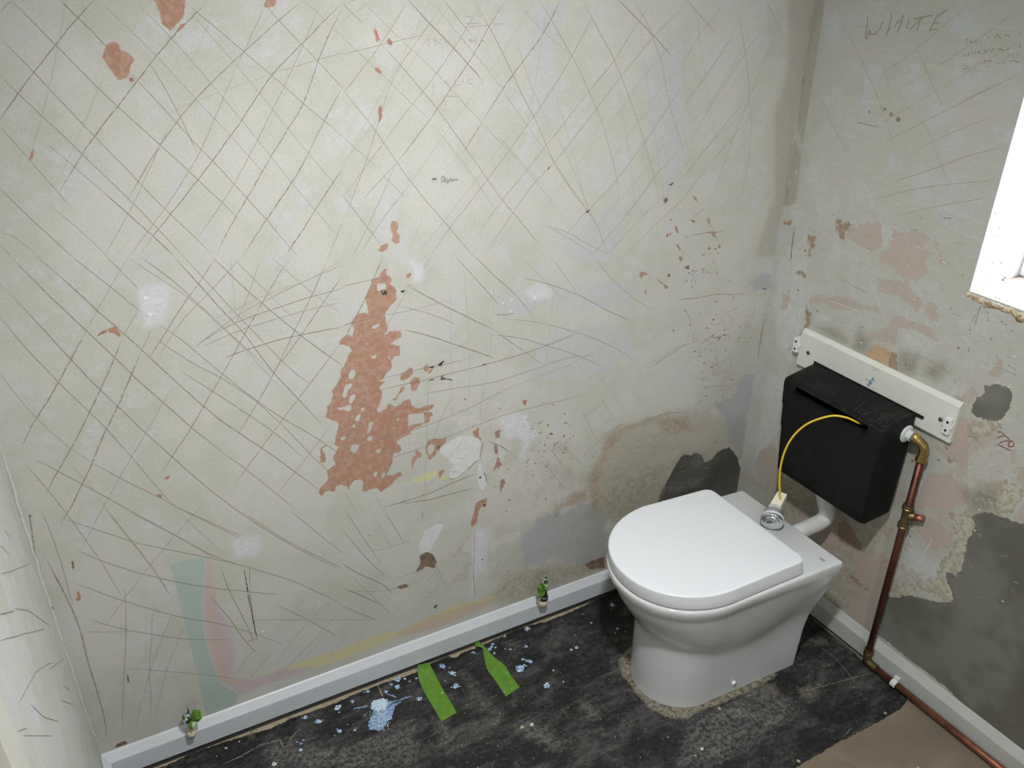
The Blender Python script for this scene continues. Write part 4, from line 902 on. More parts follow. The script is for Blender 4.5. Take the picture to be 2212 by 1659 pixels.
# ------------------------------------------------------------------ window recess, sill, frame and glass
M_REV = surface_mat('bright_reveal_plaster', ((0.92, 0.92, 0.93, 1), (0.90, 0.90, 0.91, 1), (0.93, 0.93, 0.95, 1)), [], rough=0.7, bmp=0.15, hs=1.5)
XO = 1.905
mb = MB()
def quadgrid(mb, P0, A, B, na, nb, mi=0):
    P0, A, B = map(np.array, (P0, A, B)); v = [P0+A*i/na+B*j/nb for i in range(na+1) for j in range(nb+1)]
    mb.add(v, [(i*(nb+1)+j, (i+1)*(nb+1)+j, (i+1)*(nb+1)+j+1, i*(nb+1)+j+1) for i in range(na) for j in range(nb)], mi)
mb.box(XR+0.0005, XO+0.06, WIN_Y1, WIN_Y1+0.03, WIN_Z0-0.05, WIN_Z1+0.03)
mb.box(XR+0.0005, XO+0.06, WIN_Y0-0.03, WIN_Y0, WIN_Z0-0.05, WIN_Z1+0.03)
mb.box(XR+0.0005, XO+0.06, WIN_Y0, WIN_Y1, WIN_Z1, WIN_Z1+0.03)
o = mb.build('trim_2', M_REV, smooth=False); o['kind'] = 'structure'
mtS, ntS, bS, _ = newmat('crumbly_sill_plaster')
tcS = N(ntS, 'ShaderNodeTexCoord').outputs['Object']; atS = N(ntS, 'ShaderNodeAttribute', attribute_name='edge').outputs['Fac']
nS = noise(ntS, tcS, 60, 6, 0.7); nS2 = noise(ntS, tcS, 25, 5, 0.65)
mS = remap(ntS, math_n(ntS, 'ADD', atS, math_n(ntS, 'MULTIPLY', math_n(ntS, 'SUBTRACT', nS2, 0.5), 1.5)), 0.35, 0.75)
cS = mix(ntS, mS, (0.82, 0.80, 0.76, 1), mix(ntS, remap(ntS, nS, 0.35, 0.62), rgb(120, 96, 66, 1.3), rgb(206, 192, 160, 1.3)))
ntS.links.new(cS, bS.inputs['Base Color']); bS.inputs['Roughness'].default_value = 0.85; bump(ntS, bS, nS, 0.6, 0.003)
rs4 = np.random.RandomState(5); ny = 260; rings = []; edge = []
sm = lambda n, k: np.convolve(rs4.randn(n+k-1), np.ones(k)/k, 'valid')*math.sqrt(k)
j1, j2, j3 = sm(ny, 7)*0.0020, sm(ny, 3)*0.0009, sm(ny, 9)*0.0022
for i, y in enumerate(np.linspace(WIN_Y1+0.003, WIN_Y0, ny)):
    t = min(1, (WIN_Y1+0.004-y)/0.05)
    back = 0.004*(1-t)
    rings.append([(XO+0.03, y, 1.0905), (1.86, y, 1.0905+j2[i]*0.3), (1.80, y, 1.090+j2[i]*0.4), (1.75+j1[i], y, 1.0885+j2[i]), (1.730+j1[i]*0.6, y, 1.0860+j2[i]), (1.7258-abs(j2[i]), y, 1.0815+j3[i]), (1.7262, y, 1.0765+j3[i]), (1.7296, y, 1.0715+j3[i]*1.3), (1.75, y, 1.066), (XO+0.03, y, 1.066)])
    e = 1.0 if i < 6 else 0.0
    edge += [0.7+e*0.1, 0.0+e*0.6, 0.05+e*0.45, 0.25+e*0.3, 0.50, 0.85, 0.95, 0.9, 0.9, 0.9]
mb = MB(); mb.loft(rings); o = mb.build('trim_1', mtS, smooth=True); o['kind'] = 'structure'
a = o.data.attributes.new('edge', 'FLOAT', 'POINT'); a.data.foreach_set('value', np.array(edge, np.float32))
PVC = flat('white_window_frame', (0.85, 0.85, 0.86, 1), 0.3)
mb = MB(); X0, X1 = XO, XO+0.055; w = 0.032
for y0, y1, z0, z1 in ((WIN_Y1-w, WIN_Y1-0.0005, WIN_Z0+0.001, WIN_Z1-0.0005), (WIN_Y0+0.0005, WIN_Y0+w, WIN_Z0+0.001, WIN_Z1-0.0005), (WIN_Y0+w, WIN_Y1-w, WIN_Z0+0.001, WIN_Z0+w), (WIN_Y0+w, WIN_Y1-w, WIN_Z1-w, WIN_Z1-0.0005), (0.69, 0.72, WIN_Z0+w, WIN_Z1-w)): mb.box(X0, X1, y0, y1, z0, z1)
wf = mb.build('window_1', PVC, smooth=False, bevel=0.004); wf['kind'] = 'structure'
gm, ngt, gb, gout = newmat('clear_glass'); ngt.nodes.remove(gb)
tr = N(ngt, 'ShaderNodeBsdfTransparent'); gl = N(ngt, 'ShaderNodeBsdfGlossy'); gl.inputs['Roughness'].default_value = 0.02; mx = N(ngt, 'ShaderNodeMixShader'); fz = N(ngt, 'ShaderNodeFresnel')
ngt.links.new(fz.outputs[0], mx.inputs[0]); ngt.links.new(tr.outputs[0], mx.inputs[1]); ngt.links.new(gl.outputs[0], mx.inputs[2]); ngt.links.new(mx.outputs[0], gout.inputs[0])
for y0, y1 in ((WIN_Y0+w, 0.69), (0.72, WIN_Y1-w)):
    mb = MB(); mb.add([(X0+0.03, y0, WIN_Z0+w), (X0+0.03, y1, WIN_Z0+w), (X0+0.03, y1, WIN_Z1-w), (X0+0.03, y0, WIN_Z1-w)], [(0, 1, 2, 3)]); mb.build('pane', gm, wf, smooth=False)

# ------------------------------------------------------------------ ceiling lamp
t = empty('ceiling_light', (0.65, -0.35, 2.35)); tagp(t, 'round opal glass ceiling lamp above the middle of the room', 'ceiling light')
mb = MB(); mb.lathe([(0, 0.02), (0, 0.15), (0.02, 0.15), (0.02, 0.02)], (0.65, -0.35, 2.3495), (0, 0, -1)); mb.build('lamp_base', PVC, t)
em, ent, eb, eo = newmat('lit_opal_glass'); eb.inputs['Base Color'].default_value = (0.9, 0.9, 0.88, 1); eb.inputs['Emission Color'].default_value = (1.0, 0.98, 0.94, 1); eb.inputs['Emission Strength'].default_value = LAMP = 14.0
mb = MB(); mb.lathe([(0.02, 0.14), (0.035, 0.14)] + [(0.035+0.06*math.sin(a), 0.14*math.cos(a)+0.001) for a in np.linspace(0.15, math.pi/2, 8)], (0.65, -0.35, 2.3495), (0, 0, -1)); mb.build('lamp_shade', em, t)

t = empty('ceiling_spotlight', (0.42, 0.42, 2.35)); tagp(t, 'white adjustable ceiling spotlight turned towards the toilet corner', 'spotlight')
sa = np.array([0.45, 0.85, -1.95]); sa /= np.linalg.norm(sa); so_ = np.array([0.42, 0.42, 2.27])
mb = MB(); mb.lathe([(0, 0.02), (0, 0.045), (0.012, 0.045), (0.012, 0.008), (0.055, 0.008)], (0.42, 0.42, 2.3495), (0, 0, -1), 28); mb.build('base', PVC, t)
mb = MB(); mb.lathe([(-0.06, 0.02), (-0.055, 0.034), (0.03, 0.040), (0.03, 0.036), (0.0, 0.033)], so_, sa, 28); mb.build('lamp_head', PVC, t)
sl = bpy.data.lights.new('spot_beam', 'SPOT'); sl.energy = 122; sl.spot_size = math.radians(118); sl.spot_blend = 1.0; sl.shadow_soft_size = 0.05; sl.color = (0.97, 0.985, 1.0)
slo = bpy.data.objects.new('spot_beam', sl); COL.objects.link(slo); slo.location = so_+sa*0.035; slo.rotation_euler = Vector(sa).to_track_quat('-Z', 'Y').to_euler(); slo.parent = t; slo.matrix_parent_inverse = Matrix.Translation(t.location).inverted()

# ------------------------------------------------------------------ toilet
CER = flat('white_ceramic', (0.72, 0.735, 0.73, 1), 0.08, spec=0.6, coat=0.5)
LIDM = flat('white_seat_plastic', (0.86, 0.875, 0.90, 1), 0.16, spec=0.5, coat=0.2)
def dshape(xf, xr, yR0, yR1, yL0, yL1, a, e=2.0, rc=0.02, tip=0.0):
    """front is a half ellipse, sides run back in straight lines, rear corners rounded"""
    yc = (yR0+yL0)/2; w = (yL0-yR0)/2; xs = xf+a; P = []
    def lerp(A, B, n): return [(A[0]+(B[0]-A[0])*i/n, A[1]+(B[1]-A[1])*i/n) for i in range(n)]
    def arc(c, A, B, n):
        return [((1-t)**2*A[0]+2*t*(1-t)*c[0]+t*t*B[0], (1-t)**2*A[1]+2*t*(1-t)*c[1]+t*t*B[1]) for t in [i/n for i in range(n)]]
    fr_ = []
    for i in range(45):
        th = -math.pi/2+math.pi*i/44; c, s_ = math.cos(th), math.sin(th)
        fr_.append((xs-a*abs(c)**(2/e), yc+tip*abs(c)+w*math.copysign(abs(s_)**(2/e), s_)))
    P += fr_[:-1]
    cL = (xr, yL1); dL = ((xr-xs), (yL1-yL0)); n = math.hypot(*dL); A = (xr-dL[0]/n*rc, yL1-dL[1]/n*rc); B = (xr, yL1-rc)
    P += lerp(fr_[-1], A, 14)+arc(cL, A, B, 8)
    cR = (xr, yR1); dR = ((xr-xs), (yR1-yR0)); n = math.hypot(*dR); A2 = (xr, yR1+rc); B2 = (xr-dR[0]/n*rc, yR1-dR[1]/n*rc)
    P += lerp(B, A2, 12)+arc(cR, A2, B2, 8)+lerp(B2, fr_[0], 14)
    return P
PANS = [  # z, front x, right side front/rear y, left side front/rear y, rear x, corner radius, front length
    (0.0, 1.118, 1.078, 1.054, 1.322, 1.296, 1.540, 0.012, 0.13), (0.05, 1.117, 1.077, 1.051, 1.322, 1.298, 1.540, 0.012, 0.13), (0.11, 1.117, 1.075, 1.048, 1.323, 1.300, 1.540, 0.012, 0.13), (0.16, 1.116, 1.072, 1.041, 1.324, 1.303, 1.540, 0.012, 0.135),
    (0.185, 1.110, 1.068, 1.035, 1.327, 1.306, 1.540, 0.012, 0.14), (0.21, 1.097, 1.058, 1.028, 1.334, 1.310, 1.540, 0.012, 0.15), (0.24, 1.080, 1.048, 1.020, 1.343, 1.314, 1.541, 0.012, 0.16), (0.28, 1.062, 1.038, 1.010, 1.352, 1.320, 1.542, 0.012, 0.175),
    (0.32, 1.046, 1.030, 1.001, 1.359, 1.327, 1.544, 0.012, 0.185), (0.36, 1.034, 1.023, 0.993, 1.366, 1.333, 1.545, 0.010, 0.195), (0.380, 1.0245, 1.0150, 0.9885, 1.3750, 1.3380, 1.546, 0.008, 0.2), (0.396, 1.0205, 1.0125, 0.9880, 1.3775, 1.3385, 1.5465, 0.008, 0.2), (0.402, 1.0212, 1.0132, 0.9886, 1.3768, 1.3380, 1.546, 0.008, 0.2), (0.4045, 1.0232, 1.0152, 0.9905, 1.3748, 1.336, 1.544, 0.008, 0.2), (0.406, 1.0275, 1.0195, 0.9945, 1.3705, 1.332, 1.540, 0.008, 0.197)]
arr = np.array(PANS)
def pan_at(z):
    xf, r0, r1, l0, l1, xr, rc, a = [np.interp(z, arr[:, 0], arr[:, k]) for k in range(1, 9)]
    return np.array(dshape(xf, xr, r0, r1, l0, l1, a, 2.05, rc))
zt = np.arange(0, 0.4061, 0.002); TAB = np.array([pan_at(z) for z in zt]); TABS = TAB.copy()
for i in range(len(zt)):                             # ease the belly into the foot
    if 0.13 < zt[i] < 0.36: k = 7; TABS[i] = TAB[max(0, i-k):i+k+1].mean(0)
xm = TAB[110, :, 0]; lift = np.interp(xm, [1.08, 1.12, 1.20, 1.30, 1.38, 1.46, 1.54], [0.045, 0.035, 0.010, -0.012, 0.0, 0.03, 0.03])
zs = np.unique(np.r_[np.arange(0, 0.386, 0.008), 0.388, 0.394, 0.400, 0.403, 0.4045, 0.4055, 0.406]); rings = []
for z in zs:
    R1 = []
    for j in range(TABS.shape[1]):
        w_ = math.sin(math.pi*min(1, max(0, z/0.36)))**1.0 if z < 0.36 else 0.0; ze = min(0.406, max(0, z-lift[j]*w_))
        R1.append((np.interp(ze, zt, TABS[:, j, 0]), np.interp(ze, zt, TABS[:, j, 1]), z+0.001))
    rings.append(R1)
toi = empty('toilet', (1.33, 1.18, 0.0)); tagp(toi, 'white back to wall toilet with closed lid standing on the black floor', 'toilet')
mb = MB(); mb.loft(rings); o = mb.build('pan', CER, toi, smooth=True, auto=50)
lid = [(0.4072, 1.034, 1.026, 1.016, 1.364, 1.338, 1.421, 0.022), (0.4100, 1.032, 1.024, 1.014, 1.366, 1.340, 1.423, 0.022), (0.4106, 1.0255, 1.0165, 1.006, 1.3735, 1.348, 1.430, 0.022), (0.4118, 1.0238, 1.0148, 1.0043, 1.3752, 1.3497, 1.4317, 0.022), (0.4135, 1.0232, 1.0144, 1.0040, 1.3755, 1.350, 1.432, 0.022), (0.430, 1.0212, 1.0160, 1.0055, 1.374, 1.348, 1.4295, 0.024)] + [(z, 1.0200+o_, 1.0172+o_, 1.0067+o_, 1.3728-o_, 1.3465-o_, 1.4275-o_, 0.024) for z, o_ in ((0.4455, 0), (0.4478, 0.0002), (0.4492, 0.0008), (0.4502, 0.0019), (0.4508, 0.0033), (0.4511, 0.0055), (0.4512, 0.012), (0.4512, 0.04))]
rings = [[(x, y, z) for x, y in dshape(xf, xr, r0, r1, l0, l1, 0.2, 2.05, rc)] for z, xf, r0, r1, l0, l1, xr, rc in lid]
mb = MB(); mb.loft(rings); mb.build('lid', LIDM, toi, smooth=True, auto=45)
mb = MB()                                            # hinge line between pan and lid
mb.box(1.395, 1.440, 1.06, 1.09, 0.406, 0.412); mb.build('hinge', LIDM, toi, smooth=False, bevel=0.002)
mb = MB(); mb.box(1.395, 1.440, 1.27, 1.30, 0.406, 0.412); mb.build('hinge', LIDM, toi, smooth=False, bevel=0.002)
CHROME = flat('chrome', (0.85, 0.86, 0.88, 1), 0.12, metal=1.0)
q = np.array([1.322, 1.068, 0.036]); mb = MB(); mb.lathe([(-0.004, 0.0), (-0.004, 0.0062), (0.002, 0.0062), (0.004, 0.0045), (0.0045, 0.001)], q, (0.06, -1, -0.12), 20); mb.build('bolt_cap', LIDM, toi)
mb = MB(); mb.lathe([(0.0035, 0.0001), (0.0035, 0.0046), (0.0052, 0.0046), (0.0052, 0.0001)], q, (0.06, -1, -0.12), 16); mb.build('bolt', CHROME, toi)
def text_mesh(name, body, size, mat, origin, ex, ey, parent, bold=0.0):
    cu = bpy.data.curves.new(name, 'FONT'); cu.body = body; cu.size = size; cu.extrude = 0.0001; cu.offset = bold; cu.align_x = 'CENTER'; cu.align_y = 'CENTER'
    tmp = bpy.data.objects.new('tmp_text', cu); COL.objects.link(tmp); dg = bpy.context.evaluated_depsgraph_get(); me = bpy.data.meshes.new_from_object(tmp.evaluated_get(dg)); bpy.data.objects.remove(tmp)
    ex = Vector(ex).normalized(); ey = Vector(ey); ey = (ey-ex*ey.dot(ex)).normalized(); ez = ex.cross(ey); Mx = Matrix((ex, ey, ez)).transposed().to_4x4(); Mx.translation = Vector(origin)
    me.transform(Mx); me.materials.clear(); return link(name, me, mat, parent, smooth=False)
GREYINK = flat('grey_print', rgb(96, 100, 100), 0.6)
lo = text_mesh('maker_mark', 'RAK', 0.0075, GREYINK, (1.505, 1.020, 0.4074), (0.05, -1, 0), (1, 0.05, 0), toi, 0.0003)
mb = MB(); mb.box(1.4985, 1.4990, 1.010, 1.030, 0.40705, 0.4073); mb.build('mark_underline', GREYINK, toi, smooth=False)

# flush pipe
PIPEW = flat('white_plastic_pipe', (0.70, 0.71, 0.69, 1), 0.35, var=0.04, scale=10)
bend = [(1.668+0.034*math.sin(a), 1.163, 0.362+0.034*(1-math.cos(a))+0.0) for a in np.linspace(0, math.pi/2, 9)]
pts = [(1.545, 1.163, 0.362), (1.60, 1.163, 0.362), (1.64, 1.163, 0.362)] + bend + [(1.702, 1.163, 0.44), (1.702, 1.163, 0.4845)]
pts = [(x-0.055*(max(0, z-0.362)/0.12), y, z) for x, y, z in pts]
t = empty('flush_pipe', (1.60, 1.163, 0.362)); tagp(t, 'white plastic flush pipe bending from the toilet up into the black cistern', 'pipe')
mb = MB(); mb.tube(pts, 0.0215, 28); mb.build('pipe_bend', PIPEW, t)
mb = MB(); mb.lathe([(0, 0.022), (0.0, 0.026), (0.012, 0.027), (0.014, 0.023)], (1.5475, 1.163, 0.362), (1, 0, 0), 28); mb.build('seal_collar', PIPEW, t)

# ------------------------------------------------------------------ board behind the cistern
BOARD = flat('white_board', rgb(184, 184, 176, 1.5), 0.55, var=0.03, scale=14)
bd = empty('mounting_board', (1.724, 1.14, 0.787)); tagp(bd, 'white melamine board screwed to the wall behind the black cistern', 'board')
mb = MB()
prof_b = [(1.7295, 0.738), (1.7295, 0.842), (1.7245, 0.842), (1.7155, 0.833), (1.7155, 0.738)]
mb.loft([[(x, y, z) for x, z in prof_b] for y in (0.911, 1.372)]); mb.build('panel', BOARD, bd, smooth=False, bevel=0.0008)
BRK = flat('white_bracket_plastic', (0.78, 0.78, 0.77, 1), 0.4); HOLEM = flat('hole_dark', (0.02, 0.02, 0.02, 1), 0.8); SCREW = flat('dull_screw', (0.28, 0.28, 0.26, 1), 0.4, metal=0.8)
for (y, z) in ((1.378, 0.795), (0.9235, 0.782)):
    b_ = MB(); b_.box(1.7055, 1.7155, y-0.0085, y+0.0085, z-0.022, z+0.018); b_.box(1.7075, 1.7155, y-0.012, y+0.012, z-0.006, z+0.004)
    if y > 1.37: b_.box(1.7155, 1.7298, y-0.005, y+0.0085, z-0.022, z+0.018)
    k = b_.build('joint_block', BRK, bd, smooth=False, bevel=0.0015)
    for dz in (-0.012, 0.009):
        h = MB(); h.lathe([(0, 0.0001), (0, 0.0032), (0.0006, 0.0032), (0.0006, 0.0001)], (1.7055, y, z+dz), (-1, 0, 0), 14); h.build('screw_hole', HOLEM, k)
for px, py in ((1746, 762), (2032, 906)):
    r_ = ray(px, py); P = CAM+r_*((1.7154-CAM[0])/r_[0]); s_ = MB(); s_.lathe([(0, 0.0001), (0, 0.0058), (0.0015, 0.0052), (0.0020, 0.002), (0.0008, 0.0001)], (1.7154, P[1], P[2]), (-1, 0, 0), 20); k = s_.build('screw', SCREW, bd)
    c_ = MB(); c_.box(1.7128, 1.7136, P[1]-0.004, P[1]+0.004, P[2]-0.0007, P[2]+0.0007); c_.box(1.7128, 1.7136, P[1]-0.0007, P[1]+0.0007, P[2]-0.004, P[2]+0.004); c_.build('screw_slot', HOLEM, k, smooth=False)
BLUEINK = flat('blue_print', rgb(70, 120, 165, 1.2), 0.5); REDINK = flat('red_print', rgb(165, 120, 125, 1.2), 0.5); FAINTINK = flat('faint_pencil', rgb(158, 156, 146, 1.45), 0.8)
def onx(px, py, x): r_ = ray(px, py); return CAM+r_*((x-CAM[0])/r_[0])
A0, A1 = onx(1872, 835, 1.7152), onx(1889, 815, 1.7152); cc = (A0+A1)/2; d_ = A1-A0
text_mesh('printed_logo', 'nder', 0.0155, BLUEINK, (1.7152, cc[1], cc[2]), (0, d_[1], d_[2]), (0, d_[2], -d_[1]), bd, 0.0005)
cc2 = onx(1872, 821, 1.7152); text_mesh('printed_logo', 'llll', 0.008, REDINK, cc2, (0, d_[1], d_[2]), (0, d_[2], -d_[1]), bd)
cc3 = onx(1890, 798, 1.7152); text_mesh('pencil_note', 'UP', 0.013, FAINTINK, cc3, (0, -1, 0), (0, 0, 1), bd)

# ------------------------------------------------------------------ cistern
bm_, bn, bb, _ = newmat('black_cistern_plastic')
tcb = N(bn, 'ShaderNodeTexCoord').outputs['Object']; f1 = noise(bn, tcb, 9, 6, 0.7); f2 = noise(bn, tcb, 45, 6, 0.75, stretch=(3, 1, 1)); f3 = noise(bn, tcb, 160, 3, 0.6)
nz = N(bn, 'ShaderNodeNewGeometry'); sx = N(bn, 'ShaderNodeSeparateXYZ'); bn.links.new(tcb, sx.inputs[0])
dust = math_n(bn, 'MULTIPLY', remap(bn, math_n(bn, 'ADD', math_n(bn, 'MULTIPLY', f1, 0.5), math_n(bn, 'MULTIPLY', f2, 0.5)), 0.46, 0.72), remap(bn, sx.outputs[2], 0.742, 0.756, 0.35, 1.0))
bn.links.new(mix(bn, math_n(bn, 'MULTIPLY', dust, 0.75), (0.0045, 0.0045, 0.0048, 1), (0.045, 0.042, 0.039, 1)), bb.inputs['Base Color'])
bb.inputs['Roughness'].default_value = 0.55; bb.inputs['Specular IOR Level'].default_value = 0.22; bump(bn, bb, f3, 0.12, 0.001)
cis = empty('cistern', (1.655, 1.15, 0.485)); tagp(cis, 'black plastic concealed cistern hung on the wall behind the toilet', 'cistern')
def rrect(x0, x1, y0, y1, r, n=5):
    P = []
    for cx_, cy_, a0 in ((x1-r[1], y1-r[1], 0), (x0+r[0], y1-r[0], 90), (x0+r[0], y0+r[0], 180), (x1-r[1], y0+r[1], 270)):
        rr = r[1] if cx_ > (x0+x1)/2 else r[0]
        for k in range(n+1): a_ = math.radians(a0+90*k/n); P.append((cx_+rr*math.cos(a_), cy_+rr*math.sin(a_)))
    return P
SEC = [(0.4845, 1.008, 1.277, 1.612, 1.694), (0.487, 1.002, 1.283, 1.605, 1.698), (0.494, 0.9985, 1.2865, 1.601, 1.7), (0.56, 0.999, 1.2930, 1.601, 1.703), (0.6195, 1.0, 1.2985, 1.601, 1.706), (0.6205, 1.0, 1.3015, 1.601, 1.706), (0.682, 1.001, 1.3070, 1.6015, 1.71), (0.683, 1.001, 1.3105, 1.6015, 1.710), (0.740, 1.003, 1.3155, 1.602, 1.714), (0.749, 1.004, 1.3145, 1.6035, 1.7148), (0.7535, 1.008, 1.3105, 1.6085, 1.7150), (0.7545, 1.014, 1.3050, 1.6160, 1.7150)]
rings = []
for z, y0, y1, xf, xb in SEC:
    t_ = max(0, min(1, (z-0.70)/0.05)); rings.append([(x, y, z+(0.0145*(x-1.602)/0.113)*t_) for x, y in rrect(xf, xb, y0, y1, (0.013, 0.004))])
mb = MB(); mb.loft(rings); body = mb.build('tank', bm_, cis, smooth=True)
cu = MB(); cu.box(1.59, 1.6105, 1.047, 1.270, 0.7325, 0.7475); cu.box(1.6065, 1.700, 1.040, 1.280, 0.650, 0.7475); cut = cu.build('slot_cutter', bm_, None, smooth=False)
bo = body.modifiers.new('slot', 'BOOLEAN'); bo.operation = 'DIFFERENCE'; bo.solver = 'EXACT'; bo.object = cut; bo.use_self = True
dg = bpy.context.evaluated_depsgraph_get(); me2 = bpy.data.meshes.new_from_object(body.evaluated_get(dg)); body.modifiers.clear(); body.data = me2; bpy.data.objects.remove(cut)
body.data.set_sharp_from_angle(angle=math.radians(35))
mb = MB()                                            # access plate below the slot
pl_ = [(1.273, 0.7320), (1.052, 0.7320), (1.062, 0.684), (1.040, 0.505), (1.270, 0.505)]
mb.loft([[(1.6025, y, z) for y, z in pl_], [(1.6005, y, z) for y, z in pl_]]); mb.build('front_panel', bm_, cis, smooth=False, bevel=0.001)
mb = MB(); mb.box(1.594, 1.6015, 1.048, 1.2735, 0.7300, 0.7328); mb.build('slot_lip', bm_, cis, smooth=False, bevel=0.0008)
mb = MB(); mb.loft([[(1.7118, y, 0.7640), (1.7152, y, 0.7640), (1.7152, y, 0.7712), (1.7135, y, 0.7712)] for y in (0.986, 1.3155)]); mb.build('rear_flange', bm_, cis, smooth=False)
SCRW = flat('pale_scuff', (0.11, 0.11, 0.105, 1), 0.7); rs6 = np.random.RandomState(11); mb = MB()
def topz(x): return 0.7547+0.0145*(x-1.602)/0.113
for a_ in ('1838,885 1850,880 1862,872 1868,868', '1846,893 1856,886 1864,880', '1850,868 1858,862', '1858,893 1876,890 1896,888', '1886,910 1905,900 1925,897 1946,893', '1890,916 1905,906 1930,902', '1915,925 1930,916 1948,908 1965,905', '1922,920 1945,905 1970,900', '1798,848 1806,852', '1900,895 1920,893', '1870,900 1890,905'):
    q_ = [onx(*map(float, p_.split(',')), 1.66) for p_ in a_.split()]; q_ = [CAM+(v_-CAM)*((topz(1.66)-1.8)/(v_[2]-1.8)) for v_ in q_]
    q_ = [np.array([min(1.708, max(1.618, v_[0])), min(1.302, max(1.016, v_[1])), 0]) for v_ in q_]
    for A_, B_ in zip(q_, q_[1:]):
        d_ = B_-A_; L2 = np.linalg.norm(d_)+1e-6; nn = np.array([-d_[1], d_[0], 0])/L2*0.00035
        mb.add([(v_[0], v_[1], topz(v_[0])+0.0004) for v_ in (A_+nn, A_-nn, B_-nn, B_+nn)], [(0, 1, 2, 3)])
for _ in range(26):
    x_, y_ = rs6.uniform(1.62, 1.705), rs6.uniform(1.02, 1.30); r_ = rs6.uniform(0.0005, 0.0012)
    mb.add([(x_+r_*math.cos(k*1.2566), y_+r_*math.sin(k*1.2566), topz(x_)+0.0004) for k in range(5)], [(0, 1, 2, 3, 4)])
k_ = mb.build('dust_scuffs', SCRW, cis, smooth=False); k_['kind'] = 'stuff'; k_['label'] = 'pale scratches and flecks on the black lid'
GREY = flat('grey_washer', rgb(172, 176, 174, 1.6), 0.45)
g = np.array([1.688, 1.002, 0.7245])
mb = MB(); mb.lathe([(0, 0.001), (0, 0.0215), (0.003, 0.0225), (0.005, 0.0205), (0.0055, 0.012)], g+np.array([0, 0.001, 0]), (0, -1, 0), 32); wsh = mb.build('inlet_washer', GREY, cis)
mb = MB(); mb.lathe([(0.005, 0.0135), (0.018, 0.0135), (0.0185, 0.004)], g, (0, -1, 0), 8); mb.build('inlet_nut', GREY, wsh, smooth=False, bevel=0.0006)

# ------------------------------------------------------------------ copper supply pipe
COP = flat('dark_copper', (0.13, 0.045, 0.03, 1), 0.42, metal=0.75, var=0.35, scale=9); COP2 = flat('copper', (0.34, 0.14, 0.085, 1), 0.42, metal=0.8, var=0.35, scale=18)
BRS = flat('brass', (0.42, 0.31, 0.12, 1), 0.33, metal=0.9, var=0.15, scale=60); BRS2 = flat('dull_brass', (0.20, 0.15, 0.07, 1), 0.4, metal=0.85, var=0.25, scale=60)
XP = 1.703; PB = onx(1881, 1392, XP); PT = onx(1995.5, 972, XP); YP0, YP1 = PB[1], PT[1]
cp = empty('copper_pipe', (XP, YP0, 0.0)); tagp(cp, 'copper water pipe rising from the floor to the cistern with brass fittings', 'pipe')
def pz(z): return YP0+(YP1-YP0)*(z-0.06)/0.63
R_ = 0.0088
mb = MB(); mb.tube([(XP, pz(0.06), 0.052), (XP, pz(0.3), 0.3), (XP, pz(0.668), 0.668)], R_, 20); mb.build('riser', COP, cp)
# elbow at the cistern
ex_, ez_ = XP-0.0, 0.7075
el = [(1.6895, 0.984, 0.7235), (1.6915, 0.976, 0.7215), (1.696, pz(0.69)+0.012, 0.7170), (1.700, pz(0.69)+0.004, 0.7110), (XP, pz(0.69), 0.702), (XP, pz(0.68), 0.690), (XP, pz(0.67), 0.676)]
elb = MB(); elb.tube(el, [0.0100, 0.0105, 0.0108, 0.0112, 0.0112, 0.0105, 0.0105], 20)
elb.lathe([(0, 0.008), (0, 0.0128), (0.003, 0.0136), (0.013, 0.0136), (0.015, 0.0125), (0.015, 0.008)], (1.689, 0.987, 0.7240), (0.28, -0.95, -0.22), 10)
elb.lathe([(0, 0.0095), (0, 0.0128), (0.003, 0.0128), (0.004, 0.0118), (0.007, 0.0118), (0.008, 0.0138), (0.016, 0.0138), (0.018, 0.0122), (0.018, 0.009)], (XP, pz(0.682), 0.684), (0, (YP0-YP1)/0.63, -1), 12)
elb.build('elbow_fitting', BRS, cp, smooth=True, auto=32)
# tee halfway
def onp(px, py): return onx(px, py, XP)
zt0, zt1 = onp(1966, 1098)[2], onp(1955, 1136)[2]
tee = MB(); dz = (0, (YP1-YP0)/0.63, 1)
tee.lathe([(-0.020, 0.0105), (0.020, 0.0105)], (XP, pz((zt0+zt1)/2), (zt0+zt1)/2), dz, 20)
for zz in (zt0, zt1): tee.lathe([(-0.0075, 0.010), (-0.0075, 0.0136), (-0.003, 0.0140), (-0.001, 0.0122), (0.001, 0.0122), (0.003, 0.0140), (0.0075, 0.0132), (0.0078, 0.010)], (XP, pz(zz), zz), dz, 10)
tm = (zt0+zt1)/2+0.004; tee.lathe([(0, 0.0105), (0.012, 0.0105), (0.012, 0.0125), (0.017, 0.0125), (0.018, 0.009)], (XP, pz(tm), tm), (0.55, -0.83, 0.0), 16)
te = tee.build('tee_fitting', BRS2, cp, smooth=True, auto=32)
mb = MB(); mb.tube([(XP+0.009, pz(tm)-0.014, tm), (XP+0.0165, pz(tm)-0.0375, tm+0.004)], 0.0088, 18); mb.build('wall_stub', COP2, cp)
bt = MB(); bt.lathe([(0, 0.0095), (0, 0.0125), (0.010, 0.0128), (0.012, 0.0115), (0.014, 0.0128), (0.018, 0.0128), (0.019, 0.0095)], (XP, pz(0.05), 0.040), (0, 0, 1), 24)
bt.tube([(XP, pz(0.05), 0.042), (XP, pz(0.05), 0.026), (XP, pz(0.05)-0.006, 0.018), (XP, pz(0.05)-0.018, 0.0165), (XP, pz(0.05)-0.034, 0.016)], 0.0112, 20)
bt.build('floor_elbow', BRS2, cp, smooth=True, auto=35)
mb = MB(); mb.tube([(XP, pz(0.05)-0.033, 0.0160), (XP, 0.6, 0.0155), (XP, 0.0, 0.0155), (XP, -1.49, 0.0155)], R_, 20); mb.build('floor_run', COP2, cp)
